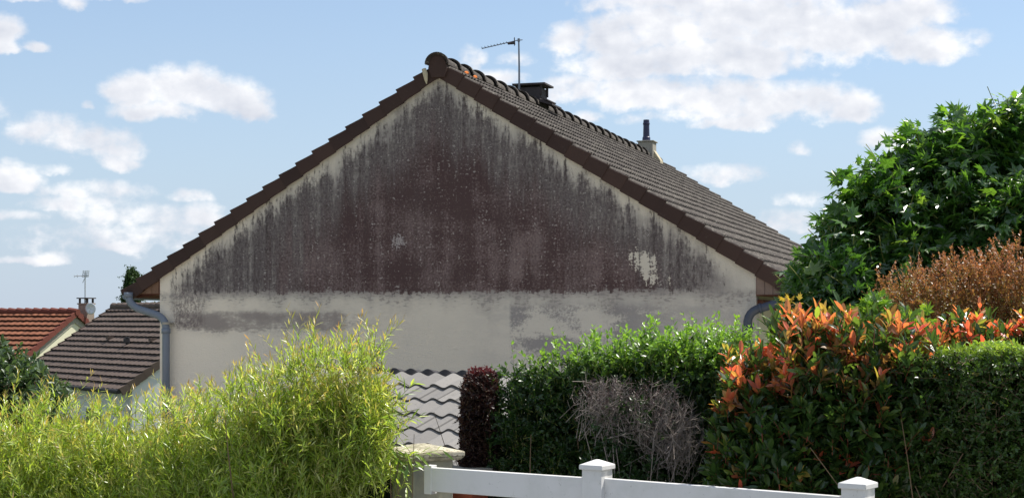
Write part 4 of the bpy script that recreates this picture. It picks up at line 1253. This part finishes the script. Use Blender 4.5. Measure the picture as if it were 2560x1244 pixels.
# --- rusty fine-leaved bush
ru = bushroot('rusty_shrub', 2420, 11.0, 'fine leaved rust brown bush between the big tree and the red photinia tips', 'shrub')
e = [W(2290, 850, 11.0, .38, .4, .52, 2.3), W(2420, 830, 11.0, .40, .4, .56, 2.3), W(2570, 800, 11.0, .42, .4, .56, 2.3), W(2430, 1050, 11.0, .7, .4, .6, 3)]
foliage(ru, e, 4200, .22, 17, .026, .55, 'small', M['rust'], M['redstem'], up=.62, jit=.3, depth=.42, stemr=.0018, extra=topshoots(e, 170, .14, .16),
        age_lit_fn=lambda root, D, Ln, ts, base, Pt: np.clip((base[..., 2] - 1.72) / .30 + rng.normal(0, .25, base.shape[:2]), 0, 1) * np.clip((ts[None] - .2) / .4, 0, 1))
stalks(ru, 2300, 2560, 11.0, 14, 1.5, .009, M['twig'], .2)

# --- star leaved tree
tr = bushroot('sweetgum_tree', 2560, 13.2, 'big round green tree with star shaped leaves at the right edge', 'tree')
e = [W(2620, 570, 13.0, 1.25, 1.1, 1.12, 2.2), W(2390, 560, 12.7, .72, .75, .86, 2.2), W(2245, 640, 12.5, .62, .7, .76, 2.2), W(2140, 705, 12.4, .44, .6, .56, 2.2), W(2065, 735, 12.4, .22, .4, .34, 2.2)]
prof = [(1985, 650), (2030, 590), (2075, 530), (2120, 475), (2170, 420), (2225, 385), (2290, 340), (2350, 300), (2420, 290), (2480, 265), (2540, 250), (2250, 520), (2360, 430), (2430, 560), (2150, 560), (2520, 420), (2200, 650), (2330, 640), (2500, 620), (2050, 670), (2620, 520), (2100, 620)]
for (x, y) in prof:
    inner = y > 400 and not (x < 2180 and y < 600)
    e.append(W(x + (60 if x < 2100 else 30), y + 46, 12.3 - (.45 if inner else 0) + random.uniform(-.2, .2), random.uniform(.2, .3), .28, random.uniform(.16, .24), 2))
foliage(tr, e, 2700, .32, 9, .165, .60, 'star', M['gum'], M['greenstem'], up=.38, jit=.34, spread=72, depth=.45, petiole=.05, droop=.45, szv=.45, extra=topshoots(e, 130, .16, .5, minup=.1), stemr=.004, youngf=.45, name='crown', gap=.36, lam=.6)
limbs(tr, (tr.location.x, tr.location.y, tr.location.z), [pt(x, y, 12.8) for x, y in ((2300, 480), (2200, 620), (2450, 380), (2560, 330), (2100, 650), (2620, 400), (2680, 500), (2400, 620))], .12, M['bark'])

# --- bright maple shoots and the golden spray behind the photinia
mp = bushroot('maple_shrub', 2180, 9.7, 'light green lobed leaf shoots rising behind the red photinia', 'shrub')
e = [W(2190, 770, 9.6, .10, .12, .09), W(2270, 810, 9.5, .14, .14, .12), W(2170, 900, 9.6, .5, .2, .22), W(1990, 835, 9.6, .14, .14, .11), W(1945, 850, 9.6, .08, .1, .10)]
foliage(mp, e, 200, .18, 7, .085, .6, 'star', M['maple'], M['greenstem'], up=.4, jit=.4, spread=60, petiole=.03, droop=.1)
stalks(mp, 1960, 2260, 9.7, 14, 1.5, .008, M['twig'], .12)
gd = bushroot('golden_shrub', 1985, 10.2, 'small spray of golden yellow leaves at the end of the dark downpipe', 'shrub')
e = [W(1975, 750, 10.2, .07, .06, .025), W(2012, 748, 10.2, .05, .05, .02)]
foliage(gd, e, 3, .10, 5, .06, .55, 'star', M['gold'], M['twig'], up=.3, jit=.4, petiole=.02, droop=.15)
stalks(gd, 1980, 2000, 10.2, 4, 1.72, .005, M['twig'], .02)

# --- dark tree at the left edge, trees beyond the houses
dt = bushroot('broadleaf_tree', 40, 15.5, 'dark green tree at the left edge in front of the orange roofed house', 'tree')
e = [W(-10, 950, 15.3, .45, .5, .38), W(60, 965, 15.2, .34, .4, .26), W(125, 985, 15.0, .20, .3, .16), W(-5, 880, 15.4, .14, .2, .14), W(40, 1080, 15.4, .6, .5, .4)]
foliage(dt, e, 1100, .26, 11, .085, .42, 'oval', M['darkleaf'], M['twig'], up=.3, jit=.42, depth=.5, droop=.1, stemr=.003, name='crown')
limbs(dt, tuple(dt.location), [pt(0, 900, 15.4), pt(60, 960, 15.3), pt(-40, 950, 15.4), pt(110, 985, 15.1)], .06, M['bark'])


def fartree(name, x, Y, ells, n, label, ls=.16):
    t = bushroot(name, x, Y, label, 'tree', None)
    foliage(t, ells, n, .5, 10, ls, .6, 'small', M['farleaf'], None, up=.5, jit=.4, depth=.5, name='crown')
    top = max(e_[0][2] for e_ in ells)
    b = MB(); h_ = top - t.location.z
    b.tube([(0, 0, -.1), (.05, 0, h_ * .5), (0, 0, h_)], [.22, .14, .05], 8); b.build('trunk', M['bark'], t)
    return t
fartree('poplar_tree', 331, 92, [W(331, 700, 92, .46, .5, .80), W(322, 740, 92, .40, .5, .95), W(340, 725, 92, .42, .5, .8), W(330, 790, 92, .55, .6, 1.6)], 2600, 'dark columnar tree rising behind the left eave of the gable house', .15)
fartree('broadleaf_tree', 385, 75, [W(385, 785, 75, .9, .7, .62), W(420, 780, 75, .8, .7, .6), W(370, 800, 75, .6, .6, .6)], 600, 'green treetop just above the brown roof, beside the stained wall')
fartree('broadleaf_tree', 236, 95, [W(245, 815, 95, .7, .6, .36), W(225, 812, 95, .5, .5, .3)], 350, 'tiny green treetop between the orange and brown roofs')
